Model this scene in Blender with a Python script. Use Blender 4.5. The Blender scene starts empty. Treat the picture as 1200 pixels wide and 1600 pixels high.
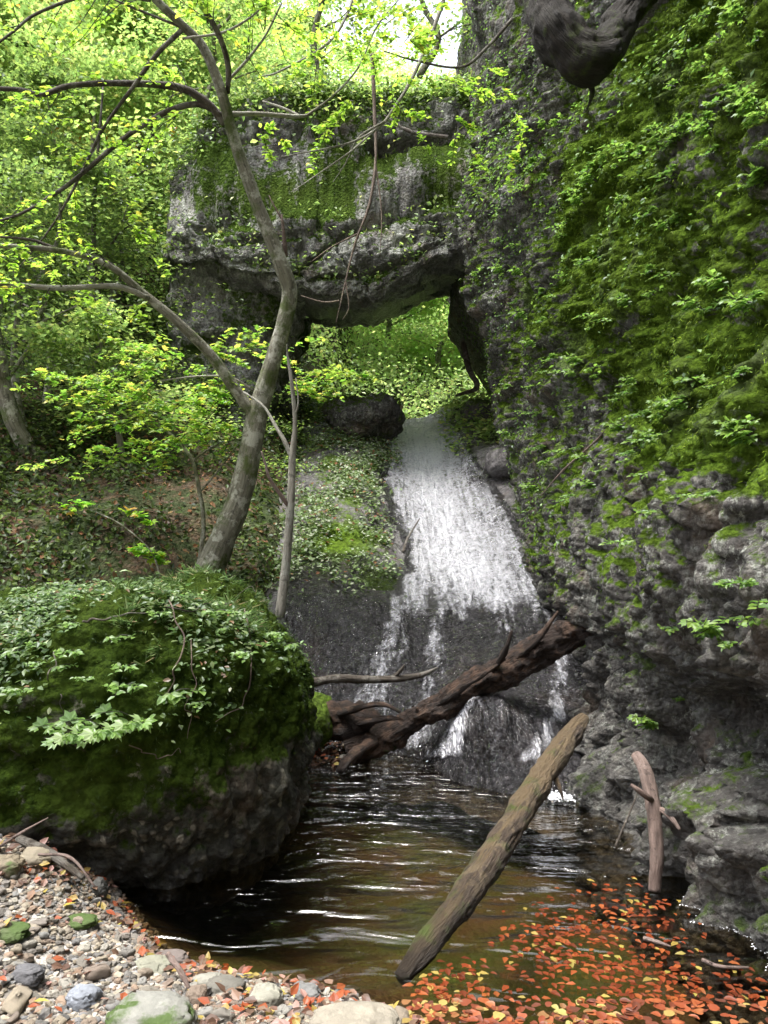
import bpy, math, random
import numpy as np
from mathutils import Vector, Matrix, Euler
random.seed(7); RS = np.random.RandomState(11)
scn = bpy.context.scene
COL = scn.collection
EYE = 1.6; FPX = 1200.0; HOR = 880.0

# ------------------------------------------------------------------ camera, sky, sun, exposure
cam = bpy.data.cameras.new("camera"); camo = bpy.data.objects.new("camera", cam); COL.objects.link(camo)
camo.location = (0, 0, EYE); camo.rotation_euler = (math.radians(90), 0, 0)
cam.sensor_fit = 'VERTICAL'; cam.sensor_height = 36; cam.sensor_width = 27; cam.lens = 27.0
cam.shift_y = 80 / 1600; cam.clip_end = 500; cam.clip_start = 0.05
scn.camera = camo
SUN_EL = math.radians(74); SUN_AZ = math.radians(-112)      # azimuth from +Y, clockwise: ahead, to the left
w = bpy.data.worlds.new("World"); scn.world = w; w.use_nodes = True
wn = w.node_tree; bg = wn.nodes['Background']
sky = wn.nodes.new('ShaderNodeTexSky'); sky.sky_type = 'NISHITA'; sky.sun_disc = False
sky.sun_elevation = SUN_EL; sky.sun_rotation = SUN_AZ
sky.dust_density = 4.0; sky.air_density = 1.0; sky.ozone_density = 0.6
hsv = wn.nodes.new('ShaderNodeHueSaturation'); hsv.inputs['Saturation'].default_value = .4     # thin cloud
wn.links.new(sky.outputs[0], hsv.inputs['Color']); wn.links.new(hsv.outputs[0], bg.inputs[0]); bg.inputs[1].default_value = 0.15
sun = bpy.data.lights.new("sun", 'SUN'); suno = bpy.data.objects.new("sun", sun); COL.objects.link(suno)
sun.energy = 1.45; sun.angle = math.radians(22); sun.color = (1, 0.96, 0.9)
sd = Vector((math.sin(SUN_AZ) * math.cos(SUN_EL), math.cos(SUN_AZ) * math.cos(SUN_EL), math.sin(SUN_EL)))
suno.rotation_euler = sd.to_track_quat('Z', 'Y').to_euler()
scn.view_settings.view_transform = 'Standard'; scn.view_settings.look = 'None'
scn.view_settings.exposure = 2.2; scn.view_settings.gamma = 1.0
scn.cycles.max_bounces = 6; scn.cycles.transparent_max_bounces = 16
scn.cycles.diffuse_bounces = 3; scn.cycles.glossy_bounces = 3; scn.cycles.transmission_bounces = 3
scn.cycles.caustics_reflective = False; scn.cycles.caustics_refractive = False
scn.cycles.sample_clamp_indirect = 6.0

# ------------------------------------------------------------------ helpers
def at(px, py, Y): return np.array([(px - 600) / FPX * Y, Y, EYE + (HOR - py) / FPX * Y])
def path(pts):      # list of (px, py, depth)
    return np.array([at(*p) for p in pts])
def _h(ix, iy, iz, s):
    h = (ix.astype(np.int64) * 374761393 + iy.astype(np.int64) * 668265263 + iz.astype(np.int64) * 2147483647 + s * 974634777) & 0xffffffff
    h = ((h ^ (h >> 13)) * 1274126177) & 0xffffffff
    h = ((h ^ (h >> 16)) * 2246822519) & 0xffffffff
    return ((h ^ (h >> 15)) & 0xffffff) / float(0xffffff)
def vn(P, f=1.0, s=0):
    Q = P * np.asarray(f); I = np.floor(Q).astype(np.int64); F = Q - I; F = F * F * (3 - 2 * F)
    r = 0
    for dx in (0, 1):
        wx = F[:, 0] if dx else 1 - F[:, 0]
        for dy in (0, 1):
            wy = F[:, 1] if dy else 1 - F[:, 1]
            for dz in (0, 1):
                wz = F[:, 2] if dz else 1 - F[:, 2]
                r = r + wx * wy * wz * _h(I[:, 0] + dx, I[:, 1] + dy, I[:, 2] + dz, s)
    return r * 2 - 1
def fbm(P, f=1.0, o=4, s=0, g=0.5):
    r = 0; a = 1.0; f = np.asarray(f, float) * np.ones(3)
    for k in range(o):
        r = r + a * vn(P + 17.3 * k, f, s + k); f = f * 2.03; a *= g
    return r
def cells(P, f, s=0):
    Q = P * np.asarray(f); I = np.floor(Q).astype(np.int64)
    d1 = np.full(len(P), 9.0); d2 = np.full(len(P), 9.0)
    for dx in (-1, 0, 1):
        for dy in (-1, 0, 1):
            for dz in (-1, 0, 1):
                a, b, c = I[:, 0] + dx, I[:, 1] + dy, I[:, 2] + dz
                ex = a + _h(a, b, c, s) - Q[:, 0]; ey = b + _h(a, b, c, s + 1) - Q[:, 1]; ez = c + _h(a, b, c, s + 2) - Q[:, 2]
                d = np.sqrt(ex * ex + ey * ey + ez * ez)
                n = d < d1
                d2 = np.where(n, d1, np.minimum(d2, d)); d1 = np.where(n, d, d1)
    return d1, d2
def cobble(P, f, s=0):
    d1, d2 = cells(P, f, s)
    return np.sqrt(np.clip(1 - (d1 / 0.62) ** 2, 0, 1))
def sst(x, a, b):
    t = np.clip((x - a) / (b - a), 0, 1); return t * t * (3 - 2 * t)
def gauss(x, c, w): return np.exp(-((x - c) / w) ** 2)

def link(o, parent=None):
    COL.objects.link(o)
    if parent is not None: o.parent = parent
    return o
class FL(list):
    grain = None
def mesh_obj(name, V, F, mat, parent=None, smooth=True, attrs=None, tint=None):
    """V (n,3); F (m,k) array or list of arrays of faces with equal vertex count"""
    me = bpy.data.meshes.new(name)
    V = np.asarray(V, np.float32)
    Fs = F if isinstance(F, list) else [F]
    Fs = [np.asarray(f, np.int32) for f in Fs if len(f)]
    me.vertices.add(len(V)); me.vertices.foreach_set('co', V.ravel())
    nl = sum(f.size for f in Fs); nf = sum(len(f) for f in Fs)
    me.loops.add(nl); me.loops.foreach_set('vertex_index', np.concatenate([f.ravel() for f in Fs]))
    me.polygons.add(nf)
    tot = np.concatenate([np.full(len(f), f.shape[1], np.int32) for f in Fs])
    me.polygons.foreach_set('loop_start', np.concatenate([[0], np.cumsum(tot)[:-1]]).astype(np.int32))
    me.polygons.foreach_set('loop_total', tot)
    me.update(calc_edges=True)
    me.polygons.foreach_set('use_smooth', np.full(nf, smooth))
    for k, a in (attrs or {}).items():
        at_ = me.attributes.new(k, 'FLOAT', 'POINT'); at_.data.foreach_set('value', np.asarray(a, np.float32))
    if getattr(F, 'grain', None) is not None and len(F.grain) == len(V):
        at_ = me.attributes.new('grain', 'FLOAT_VECTOR', 'POINT'); at_.data.foreach_set('vector', np.asarray(F.grain, np.float32).ravel())
    if tint is not None:
        at_ = me.attributes.new('tint', 'FLOAT_COLOR', 'POINT')
        c = np.ones((len(V), 4), np.float32); c[:, :3] = tint; at_.data.foreach_set('color', c.ravel())
    me.materials.append(mat)
    return link(bpy.data.objects.new(name, me), parent)
def tag(o, label=None, cat=None, group=None, kind=None):
    if label: o['label'] = label
    if cat: o['category'] = cat
    if group: o['group'] = group
    if kind: o['kind'] = kind
    return o
def empty(name, loc, label, cat, group=None):
    o = bpy.data.objects.new(name, None); o.location = [float(c) for c in loc]; o.empty_display_size = .1
    link(o); return tag(o, label, cat, group)
def local(o, V): return np.asarray(V) - np.array(o.location)
def gridF(nu, nv, wrap=False):
    i = np.arange(nu - 1)[:, None]; nj = nv if wrap else nv - 1
    j = np.arange(nj)[None, :]; j2 = (j + 1) % nv
    return np.stack([i * nv + j, (i + 1) * nv + j, (i + 1) * nv + j2, i * nv + j2], -1).reshape(-1, 4)
def gridN(P, nu, nv, wrap=False):
    G = P.reshape(nu, nv, 3); du = np.gradient(G, axis=0)
    if wrap: dv = (np.roll(G, -1, 1) - np.roll(G, 1, 1)) / 2
    else: dv = np.gradient(G, axis=1)
    n = np.cross(du, dv); n /= np.linalg.norm(n, axis=2, keepdims=True) + 1e-9
    return n.reshape(-1, 3)
def smooth_path(p, n):
    p = np.asarray(p, float); m = len(p)
    if m < 3: 
        t = np.linspace(0, 1, n)[:, None]; return p[0] * (1 - t) + p[-1] * t
    q = np.vstack([2 * p[0] - p[1], p, 2 * p[-1] - p[-2]])
    out = []
    for t in np.linspace(0, m - 1 - 1e-6, n):
        i = int(t); f = t - i; a, b, c, d = q[i], q[i + 1], q[i + 2], q[i + 3]
        out.append(.5 * ((2 * b) + (-a + c) * f + (2 * a - 5 * b + 4 * c - d) * f * f + (-a + 3 * b - 3 * c + d) * f ** 3))
    return np.array(out)
def tube(pts, rad, n=None, seg=8, wob=0.0, s=0, cap=True, nf=6.0):
    """tapered tube along a smoothed path -> V, [quads, tris]"""
    L = np.linalg.norm(np.diff(np.asarray(pts)[:, :3], axis=0), axis=1).sum()
    if n is None: n = max(4, int(L / 0.05))
    n = min(n, 260)
    P = smooth_path(pts, n); r = np.interp(np.linspace(0, 1, n), np.linspace(0, 1, len(rad)), rad)
    T = np.gradient(P, axis=0); T /= np.linalg.norm(T, axis=1, keepdims=True) + 1e-9
    u = np.zeros_like(T); ref = np.array([0.13, 0.97, 0.2]) if abs(T[0][1]) < .8 else np.array([1., 0, 0])
    for i in range(n):
        ref = ref - T[i] * ref.dot(T[i]); ref /= np.linalg.norm(ref) + 1e-9; u[i] = ref
    v = np.cross(T, u); a = np.linspace(0, 2 * np.pi, seg, endpoint=False)
    D = u[:, None] * np.cos(a)[None, :, None] + v[:, None] * np.sin(a)[None, :, None]
    V = (P[:, None] + D * r[:, None, None]).reshape(-1, 3)
    sl = np.concatenate([[0], np.cumsum(np.linalg.norm(np.diff(P, axis=0), axis=1))])
    rm = float(np.max(r)); G = np.stack([np.cos(a)[None, :] * rm + sl[:, None] * 0 + s * 3.1, np.sin(a)[None, :] * rm + sl[:, None] * 0, np.broadcast_to(sl[:, None] * .16, (n, seg))], -1).reshape(-1, 3)
    if wob:
        rr_ = (D * (r[:, None, None] * wob)).reshape(-1, 3)
        V = V + rr_ * (.7 * fbm(V, nf, 4, s) - .55 * np.clip(.10 - np.abs(fbm(G + .05 * rm * fbm(V, nf * .5, 2, s + 5)[:, None] * 6, 1.7 / rm, 2, s + 21)), 0, .1) / .1 * (wob > .18) + .35 * fbm(G + .1 * rm * fbm(V, nf * .6, 2, s + 8)[:, None] * 6, 3.2 / rm, 4, s + 3))[:, None]
    Q = gridF(n, seg, True)
    c0 = len(V); V = np.vstack([V, P[0] - T[0] * r[0] * .3, P[-1] + T[-1] * r[-1] * .3])
    j = np.arange(seg); j2 = (j + 1) % seg
    T1 = np.stack([np.full(seg, c0), j, j2], 1); T2 = np.stack([np.full(seg, c0 + 1), (n - 1) * seg + j2, (n - 1) * seg + j], 1)
    out = FL([Q, np.vstack([T1, T2])]); out.grain = np.vstack([G, G[0], G[-1]])
    return V, out
def merge(parts):
    V = []; Q = []; T = []; o = 0; GR = [fs.grain for v, fs in parts]
    for v, fs in parts:
        V.append(v); Q.append(fs[0] + o)
        if len(fs) > 1: T.append(fs[1] + o)
        o += len(v)
    out = FL([np.vstack(Q)] + ([np.vstack(T)] if T else [])); out.grain = np.vstack(GR)
    return np.vstack(V), out
LEAF6 = np.array([[0, 0, 0], [-.32, .35, .07], [0, .42, 0], [.32, .35, .07], [-.2, .75, .03], [.2, .75, .03], [0, 1.05, -.08]])
LEAF6F = [np.array([[0, 2, 4, 1], [0, 3, 5, 2], [2, 5, 6, 4]])]
LEAF4 = np.array([[0, 0, 0], [-.36, .5, .1], [0, 1.05, -.05], [.36, .5, .1]])
LEAF4F = np.array([[0, 2, 1], [0, 3, 2]])
def maple_shape():
    a = []; 
    for k, L in zip((-80, -40, 0, 40, 80), (.5, .85, 1.05, .85, .5)):
        th = math.radians(k); a.append((math.sin(th) * L, .15 + math.cos(th) * L, -.08 * L))
        if k < 80:
            th = math.radians(k + 20); a.append((math.sin(th) * .6, .15 + math.cos(th) * .6, .03))
    V = [(0, .15, 0)] + a; F = [[0, i + 1, i] for i in range(1, len(a))]
    return np.array(V), np.array(F)
MAPV, MAPF = maple_shape()
BLADE = np.array([[-.08, 0, 0], [.08, 0, 0], [0, 1, 0]]); BLADEF = np.array([[0, 1, 2]])
def leaves(pos, nrm, size, shape='4', heading=None, tilt=.5, droop=.0):
    """place leaf shapes at pos with up-normal nrm; returns V, F, per-leaf index"""
    n = len(pos)
    if shape == '4': S, F = LEAF4, LEAF4F
    elif shape == '6': S, F = LEAF6, LEAF6F[0]
    elif shape == 'm': S, F = MAPV, MAPF
    else: S, F = BLADE, BLADEF
    N = np.asarray(nrm, float) + RS.normal(0, tilt, (n, 3)); N /= np.linalg.norm(N, axis=1, keepdims=True) + 1e-9
    H = RS.normal(0, 1, (n, 3)) if heading is None else np.asarray(heading, float) + RS.normal(0, .45, (n, 3))
    H[:, 2] -= droop
    H = H - N * (H * N).sum(1, keepdims=True); H /= np.linalg.norm(H, axis=1, keepdims=True) + 1e-9
    X = np.cross(H, N)
    sz = (size * RS.uniform(.65, 1.25, n))[:, None, None] if np.isscalar(size) else size[:, None, None]
    V = pos[:, None] + sz * (S[None, :, 0:1] * X[:, None] + S[None, :, 1:2] * H[:, None] + S[None, :, 2:3] * N[:, None])
    Fa = (np.arange(n)[:, None, None] * len(S) + F[None]).reshape(-1, F.shape[1])
    return V.reshape(-1, 3), Fa, np.repeat(np.arange(n), len(S))
def tints(n, cols, wts, jit=.18, clump=None):
    c = np.array(cols)[RS.choice(len(cols), n, p=np.array(wts) / sum(wts))]
    c = c * (1 + RS.uniform(-jit, jit, (n, 1))) * (1 + RS.uniform(-jit * .3, jit * .3, (n, 3)))
    if clump is not None: c = c * clump[:, None]
    return np.clip(c, 0.003, 1)
def leaf_obj(name, pos, nrm, size, mat, cols, wts, shape='4', parent=None, heading=None, tilt=.5, droop=0., clump=None, jit=.18, twigs=None):
    V, F, idx = leaves(pos, nrm, size, shape, heading, tilt, droop)
    tn = tints(len(pos), cols, wts, jit, clump)[idx]
    if twigs is not None:
        F = [F] + [f + len(V) for f in twigs[1]]; V = np.vstack([V, twigs[0]]); tn = np.vstack([tn, np.tile([.05, .04, .03], (len(twigs[0]), 1))])
    if parent is not None: V = local(parent, V)
    return mesh_obj(name, V, F, mat, parent, smooth=False, tint=tn)

# ------------------------------------------------------------------ materials
class M:
    def __init__(s, name):
        s.m = bpy.data.materials.new(name); s.m.use_nodes = True; s.t = s.m.node_tree; s.t.nodes.clear()
        s.out = s.n('ShaderNodeOutputMaterial')
    def n(s, k, **kw):
        nd = s.t.nodes.new(k)
        for a, b in kw.items(): setattr(nd, a, b)
        return nd
    def l(s, a, b): s.t.links.new(a, b)
    def coord(s, sc=(1, 1, 1), obj=True):
        tc = s.n('ShaderNodeTexCoord'); mp = s.n('ShaderNodeMapping'); mp.inputs['Scale'].default_value = sc
        s.l(tc.outputs['Object'], mp.inputs[0]); return mp.outputs[0]
    def noise(s, sc, det=6, rough=.6, co=None, dist=0.0):
        nd = s.n('ShaderNodeTexNoise'); nd.inputs['Scale'].default_value = sc; nd.inputs['Detail'].default_value = det
        nd.inputs['Roughness'].default_value = rough; nd.inputs['Distortion'].default_value = dist
        if co is not None: s.l(co, nd.inputs['Vector'])
        return nd.outputs['Fac']
    def vor(s, sc, co=None, feature='F1', out='Distance'):
        nd = s.n('ShaderNodeTexVoronoi'); nd.feature = feature; nd.inputs['Scale'].default_value = sc
        if co is not None: s.l(co, nd.inputs['Vector'])
        return nd.outputs[out]
    def ramp(s, fac, stops):
        nd = s.n('ShaderNodeValToRGB'); e = nd.color_ramp.elements
        while len(e) < len(stops): e.new(.5)
        for k, (p, c) in enumerate(stops):
            e[k].position = p; e[k].color = (c if hasattr(c, '__len__') else (c, c, c)) + (1,) if hasattr(c, '__len__') else (c, c, c, 1)
        s.l(fac, nd.inputs[0]); return nd.outputs[0]
    def mix(s, f, a, b, mode='MIX'):
        nd = s.n('ShaderNodeMix', data_type='RGBA', blend_type=mode)
        for i, v in ((0, f), (6, a), (7, b)):
            if isinstance(v, (int, float)): nd.inputs[i].default_value = v if i == 0 else (v, v, v, 1)
            elif isinstance(v, tuple): nd.inputs[i].default_value = v + (1,)
            else: s.l(v, nd.inputs[i])
        return nd.outputs[2]
    def math(s, op, a, b=None, clamp=False):
        nd = s.n('ShaderNodeMath', operation=op, use_clamp=clamp)
        for i, v in ((0, a), (1, b)):
            if v is None: continue
            if isinstance(v, (int, float)): nd.inputs[i].default_value = v
            else: s.l(v, nd.inputs[i])
        return nd.outputs[0]
    def attr(s, name, out='Fac'):
        nd = s.n('ShaderNodeAttribute', attribute_name=name); return nd.outputs[out]
    def bump(s, h, dist=.02, st=1.0, prev=None):
        nd = s.n('ShaderNodeBump'); nd.inputs['Distance'].default_value = dist; nd.inputs['Strength'].default_value = st
        s.l(h, nd.inputs['Height'])
        if prev is not None: s.l(prev, nd.inputs['Normal'])
        return nd.outputs[0]
    def pbr(s, col, rough=.8, nrm=None, spec=.4):
        p = s.n('ShaderNodeBsdfPrincipled')
        for k, v in (('Base Color', col), ('Roughness', rough), ('Specular IOR Level', spec)):
            if isinstance(v, (int, float)): p.inputs[k].default_value = v
            elif isinstance(v, tuple): p.inputs[k].default_value = v + (1,)
            else: s.l(v, p.inputs[k])
        if nrm is not None: s.l(nrm, p.inputs['Normal'])
        return p.outputs[0]
    def done(s, sh): s.l(sh, s.out.inputs[0]); return s.m

def rock_mat(name, lo=(.05, .048, .045), hi=(.30, .29, .27), lichen=(.42, .45, .40), peb=9.0, wet=.0, mossc=((.012, .024, .004), (.11, .185, .018)), rough=.85, lich=(.56, .70), bmp=.03, pebc=((.10, .09, .075), (.36, .35, .31)), crust=.7):
    m = M(name); co = m.coord()
    n1 = m.noise(1.3, 8, .65, co); n2 = m.noise(7, 8, .7, co); n3 = m.noise(38, 5, .7, co)
    base = m.mix(m.ramp(n2, [(.33, 0.), (.68, 1.)]), lo, hi)
    base = m.mix(m.ramp(n1, [(.35, .0), (.7, .55)]), base, lo)
    dn = m.n('ShaderNodeTexNoise'); dn.inputs['Scale'].default_value = peb * .7; dn.inputs['Detail'].default_value = 3; m.l(co, dn.inputs['Vector'])
    vm = m.n('ShaderNodeVectorMath', operation='MULTIPLY_ADD'); m.l(dn.outputs['Color'], vm.inputs[0]); vm.inputs[1].default_value = (.9 / peb,) * 3; m.l(co, vm.inputs[2]); cod = vm.outputs[0]
    cell = m.vor(peb, cod, 'F1', 'Color'); cd = m.vor(peb, cod); cell2 = m.vor(peb * 2.3, cod, 'F1', 'Color'); cd2 = m.vor(peb * 2.3, cod); sp2 = m.n('ShaderNodeSeparateColor'); m.l(cell2, sp2.inputs[0])
    sep = m.n('ShaderNodeSeparateColor'); m.l(cell, sep.inputs[0])
    base = m.mix(m.math('MULTIPLY', m.ramp(cd2, [(.25, 1.), (.45, 0.)]), m.ramp(sp2.outputs[0], [(.5, 0.), (.6, .75)])), base, m.mix(sp2.outputs[1], pebc[0], pebc[1]))
    pm = m.math('MULTIPLY', m.ramp(cd, [(.25, 1.), (.42, 0.)]), m.ramp(sep.outputs[0], [(.45, 0.), (.55, .8)]))
    base = m.mix(pm, base, m.mix(sep.outputs[1], pebc[0], pebc[1]))
    lm = m.math('MULTIPLY', m.ramp(m.noise(3.1, 9, .75, m.coord((1.6, 1.6, .55)), .6), [(lich[0], 0.), (lich[1], 1.)]), m.ramp(n3, [(.35, .2), (.6, 1.)]))
    base = m.mix(lm, base, lichen)
    fine = m.math('MULTIPLY', m.ramp(m.noise(19, 8, .8, m.coord((1.3, 1.3, .6))), [(.52, 0.), (.60, 1.)]), m.ramp(m.noise(2.3, 5, .6, co), [(.40, .1), (.60, crust)]))
    base = m.mix(fine, base, lichen)
    dark = m.ramp(m.noise(13, 9, .8, m.coord((1.2, 1.2, .5))), [(.38, 1.), (.50, 0.)])
    base = m.mix(m.math('MULTIPLY', dark, .75), base, (.02, .018, .015))
    base = m.mix(m.math('MULTIPLY', m.ramp(m.noise(2.2, 5, .6, co), [(.55, 0.), (.72, .5)]), 1.0), base, (.16, .10, .06))
    # moss from the vertex mask plus its own break-up
    mm = m.math('ADD', m.attr('moss'), m.math('MULTIPLY', m.math('SUBTRACT', m.noise(11, 8, .75, co), .5), 1.5))
    mk = m.ramp(mm, [(.42, 0.), (.60, 1.)])
    mcol = m.mix(m.ramp(m.noise(24, 5, .7, co), [(.32, 0.), (.68, 1.)]), mossc[0], mossc[1])
    mcol = m.mix(m.ramp(m.noise(2.6, 4, .6, co), [(.4, .0), (.75, .6)]), mcol, (.06, .085, .015))
    col = m.mix(mk, base, mcol)
    wt = m.attr('wet')  # damp, plus painted shade in the cliff hollow and under the arch
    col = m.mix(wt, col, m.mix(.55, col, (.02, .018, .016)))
    bh = m.math('ADD', m.math('MULTIPLY', n2, 1.0), m.math('MULTIPLY', n3, .5))
    bh = m.math('SUBTRACT', bh, m.math('MULTIPLY', m.vor(28, co), .6)); bh = m.math('ADD', bh, m.math('MULTIPLY', m.noise(95, 4, .7, co), .25))
    b = m.bump(bh, bmp * 1.9, 1.0)
    r = m.math('SUBTRACT', rough, m.math('MULTIPLY', wt, .55))
    r = m.math('MAXIMUM', r, m.math('MULTIPLY', mk, .9))
    sp_ = m.math('ADD', .35, m.math('MULTIPLY', wt, .4)); sp_ = m.math('SUBTRACT', sp_, m.math('MULTIPLY', mk, .33), True)
    return m.done(m.pbr(col, r, b, sp_))
def leaf_mat(name, trans=.5, gloss=.03):
    m = M(name); t = m.attr('tint', 'Color'); co = m.coord()
    c = m.mix(m.ramp(m.noise(60, 2, .5, co), [(.3, 0.), (.7, .35)]), t, m.mix(.35, t, (.02, .03, .005)))
    d = m.n('ShaderNodeBsdfDiffuse'); m.l(c, d.inputs[0])
    tr = m.n('ShaderNodeBsdfTranslucent'); hs = m.n('ShaderNodeHueSaturation'); hs.inputs['Saturation'].default_value = 1.0; hs.inputs['Value'].default_value = 1.9
    m.l(c, hs.inputs['Color']); m.l(hs.outputs[0], tr.inputs[0])
    a = m.n('ShaderNodeMixShader'); a.inputs[0].default_value = trans; m.l(d.outputs[0], a.inputs[1]); m.l(tr.outputs[0], a.inputs[2])
    g = m.n('ShaderNodeBsdfGlossy'); g.inputs['Roughness'].default_value = .4; g.inputs[0].default_value = (.8, .85, .9, 1)
    b = m.n('ShaderNodeMixShader'); b.inputs[0].default_value = gloss; m.l(a.outputs[0], b.inputs[1]); m.l(g.outputs[0], b.inputs[2])
    return m.done(b.outputs[0])
def bark_mat(name, a=(.07, .06, .045), b=(.28, .26, .21), moss=.5, patch=(.36, .36, .31), rough=.85, st=(1, 1, .35), bd=.012, peel=False):
    m = M(name); co = m.coord(); cs = m.attr('grain', 'Vector')
    n = m.noise(32, 8, .7, cs); c = m.mix(m.ramp(n, [(.3, 0.), (.7, 1.)]), a, b)
    c = m.mix(m.ramp(m.noise(6, 6, .7, co), [(.50, 0.), (.56, .85)]), c, patch)
    c = m.mix(m.ramp(m.noise(17, 6, .75, co), [(.56, 0.), (.62, .6)]), c, tuple(v * .5 for v in a))
    if peel:      # peeled, paler wood along the grain and a soaked band near the water
        c = m.mix(m.ramp(m.noise(9, 6, .65, cs), [(.50, 0.), (.54, .9)]), c, m.mix(m.noise(60, 5, .7, cs), (.12, .08, .04), patch))
        ge = m.n('ShaderNodeNewGeometry'); sz = m.n('ShaderNodeSeparateXYZ'); m.l(ge.outputs['Position'], sz.inputs[0])
        c = m.mix(m.ramp(m.math('ADD', sz.outputs['Z'], m.math('MULTIPLY', m.noise(8, 4, .6, co), .1)), [(.10, .85), (.22, 0.)]), c, (.02, .014, .01))
    mk = m.ramp(m.noise(4.3, 6, .7, co), [(.66 - .3 * moss, 0.), (.78 - .3 * moss, .9)])
    c = m.mix(mk, c, m.mix(m.noise(60, 3, .6, co), (.03, .05, .006), (.11, .15, .03)))
    return m.done(m.pbr(c, rough, m.bump(m.math('ADD', n, m.noise(110, 5, .65, cs)), bd * 1.8, 1.0), .3))

MAT = {}
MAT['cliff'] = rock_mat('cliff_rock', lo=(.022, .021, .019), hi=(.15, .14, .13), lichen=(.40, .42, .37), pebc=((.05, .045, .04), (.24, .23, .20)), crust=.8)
MAT['arch'] = rock_mat('arch_rock', lo=(.07, .068, .066), hi=(.34, .325, .32), lichen=(.52, .55, .49), lich=(.46, .62), peb=7, mossc=((.014, .03, .006), (.08, .13, .022)))
MAT['boulder'] = rock_mat('boulder_rock', lo=(.014, .014, .009), hi=(.075, .075, .055), lichen=(.2, .21, .15), pebc=((.05, .048, .038), (.34, .32, .25)), peb=9, crust=.35, lich=(.62, .74), mossc=((.010, .020, .004), (.045, .075, .010)))
MAT['wetrock'] = rock_mat('wet_rock', lo=(.03, .027, .03), hi=(.15, .138, .145), lichen=(.20, .19, .20), pebc=((.04, .036, .036), (.11, .10, .10)), peb=3, lich=(.56, .72), rough=.80, bmp=.012)
MAT['leaf'] = leaf_mat('green_leaf'); MAT['leafd'] = leaf_mat('matt_leaf', .3, .015)
MAT['bark'] = bark_mat('mossy_bark', (.07, .065, .048), (.30, .29, .22), .55, (.44, .44, .37)); MAT['palebark'] = bark_mat('pale_bark', (.12, .11, .09), (.42, .40, .34), .15)
MAT['rootbark'] = bark_mat('mossy_root_bark', (.005, .004, .003), (.035, .028, .02), .45, (.03, .027, .02), bd=.035)
MAT['darkbark'] = bark_mat('dark_bark', (.025, .021, .017), (.12, .10, .08), .15, (.17, .16, .14)); MAT['vinebark'] = bark_mat('vine_bark', (.06, .045, .035), (.2, .15, .12), .1, (.2, .16, .12))
MAT['rotwood'] = bark_mat('rotten_wood', (.008, .006, .005), (.055, .034, .025), .12, (.10, .06, .04), .6, bd=.03)
MAT['logbark'] = bark_mat('weathered_log', (.028, .02, .016), (.11, .08, .055), .4, (.15, .115, .07), .6, peel=True, bd=.025)
MAT['drywood'] = bark_mat('bleached_wood', (.07, .05, .042), (.26, .19, .16), .05, (.20, .15, .13), .7)

# gravel ground
m = M('soil_and_litter'); co = m.coord()
c1 = m.vor(26, co, 'F1', 'Color'); sp = m.n('ShaderNodeSeparateColor'); m.l(c1, sp.inputs[0])
lit = m.ramp(sp.outputs[0], [(.0, (.06, .04, .025)), (.35, (.12, .08, .05)), (.6, (.17, .10, .06)), (.8, (.09, .07, .05)), (1, (.22, .15, .10))])
soil = m.mix(m.ramp(m.noise(3, 7, .7, co), [(.35, 0.), (.65, 1.)]), (.035, .028, .018), lit)
grn = m.ramp(m.noise(1.7, 7, .7, co), [(.42, 0.), (.55, .9)])
soil = m.mix(grn, soil, (.03, .05, .014))
gr = m.mix(sp.outputs[1], (.12, .11, .10), (.34, .32, .29))
gc = m.mix(m.attr('gravel'), soil, gr)
gc = m.mix(m.attr('underwater'), gc, m.mix(m.ramp(m.noise(1.6, 6, .65, co), [(.42, 0.), (.62, 1.)]), (.085, .058, .032), (.055, .08, .02)))
bh = m.math('ADD', m.math('MULTIPLY', m.vor(26, co), -1.), m.noise(40, 4, .6, co))
MAT['ground'] = m.done(m.pbr(gc, .9, m.bump(bh, .03, .8), .25))

# stones on the bank: colour differs from stone to stone
m = M('river_stone'); co = m.coord(); oi = m.n('ShaderNodeObjectInfo')
c = m.ramp(oi.outputs['Random'], [(.0, (.09, .09, .09)), (.18, (.20, .18, .145)), (.36, (.14, .14, .14)), (.52, (.28, .245, .18)), (.68, (.19, .145, .11)), (.84, (.22, .22, .21)), (1., (.31, .29, .24))])
c = m.mix(m.ramp(m.noise(9, 7, .7, co), [(.35, 0.), (.7, .5)]), c, m.mix(.5, c, (.08, .07, .05)))
c = m.mix(m.ramp(m.noise(22, 3, .7, co), [(.58, 0.), (.7, .4)]), c, (.30, .29, .27))
MAT['stone'] = m.done(m.pbr(c, .75, m.bump(m.noise(30, 6, .7, co), .01, .7), .35))
m = M('gravel_stone'); co = m.coord(); c = m.attr('tint', 'Color')
c = m.mix(m.ramp(m.noise(40, 5, .7, co), [(.4, 0.), (.7, .4)]), c, (.08, .07, .06))
MAT['gravel'] = m.done(m.pbr(c, .8, m.bump(m.noise(80, 4, .6, co), .006, .6), .35))

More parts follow.
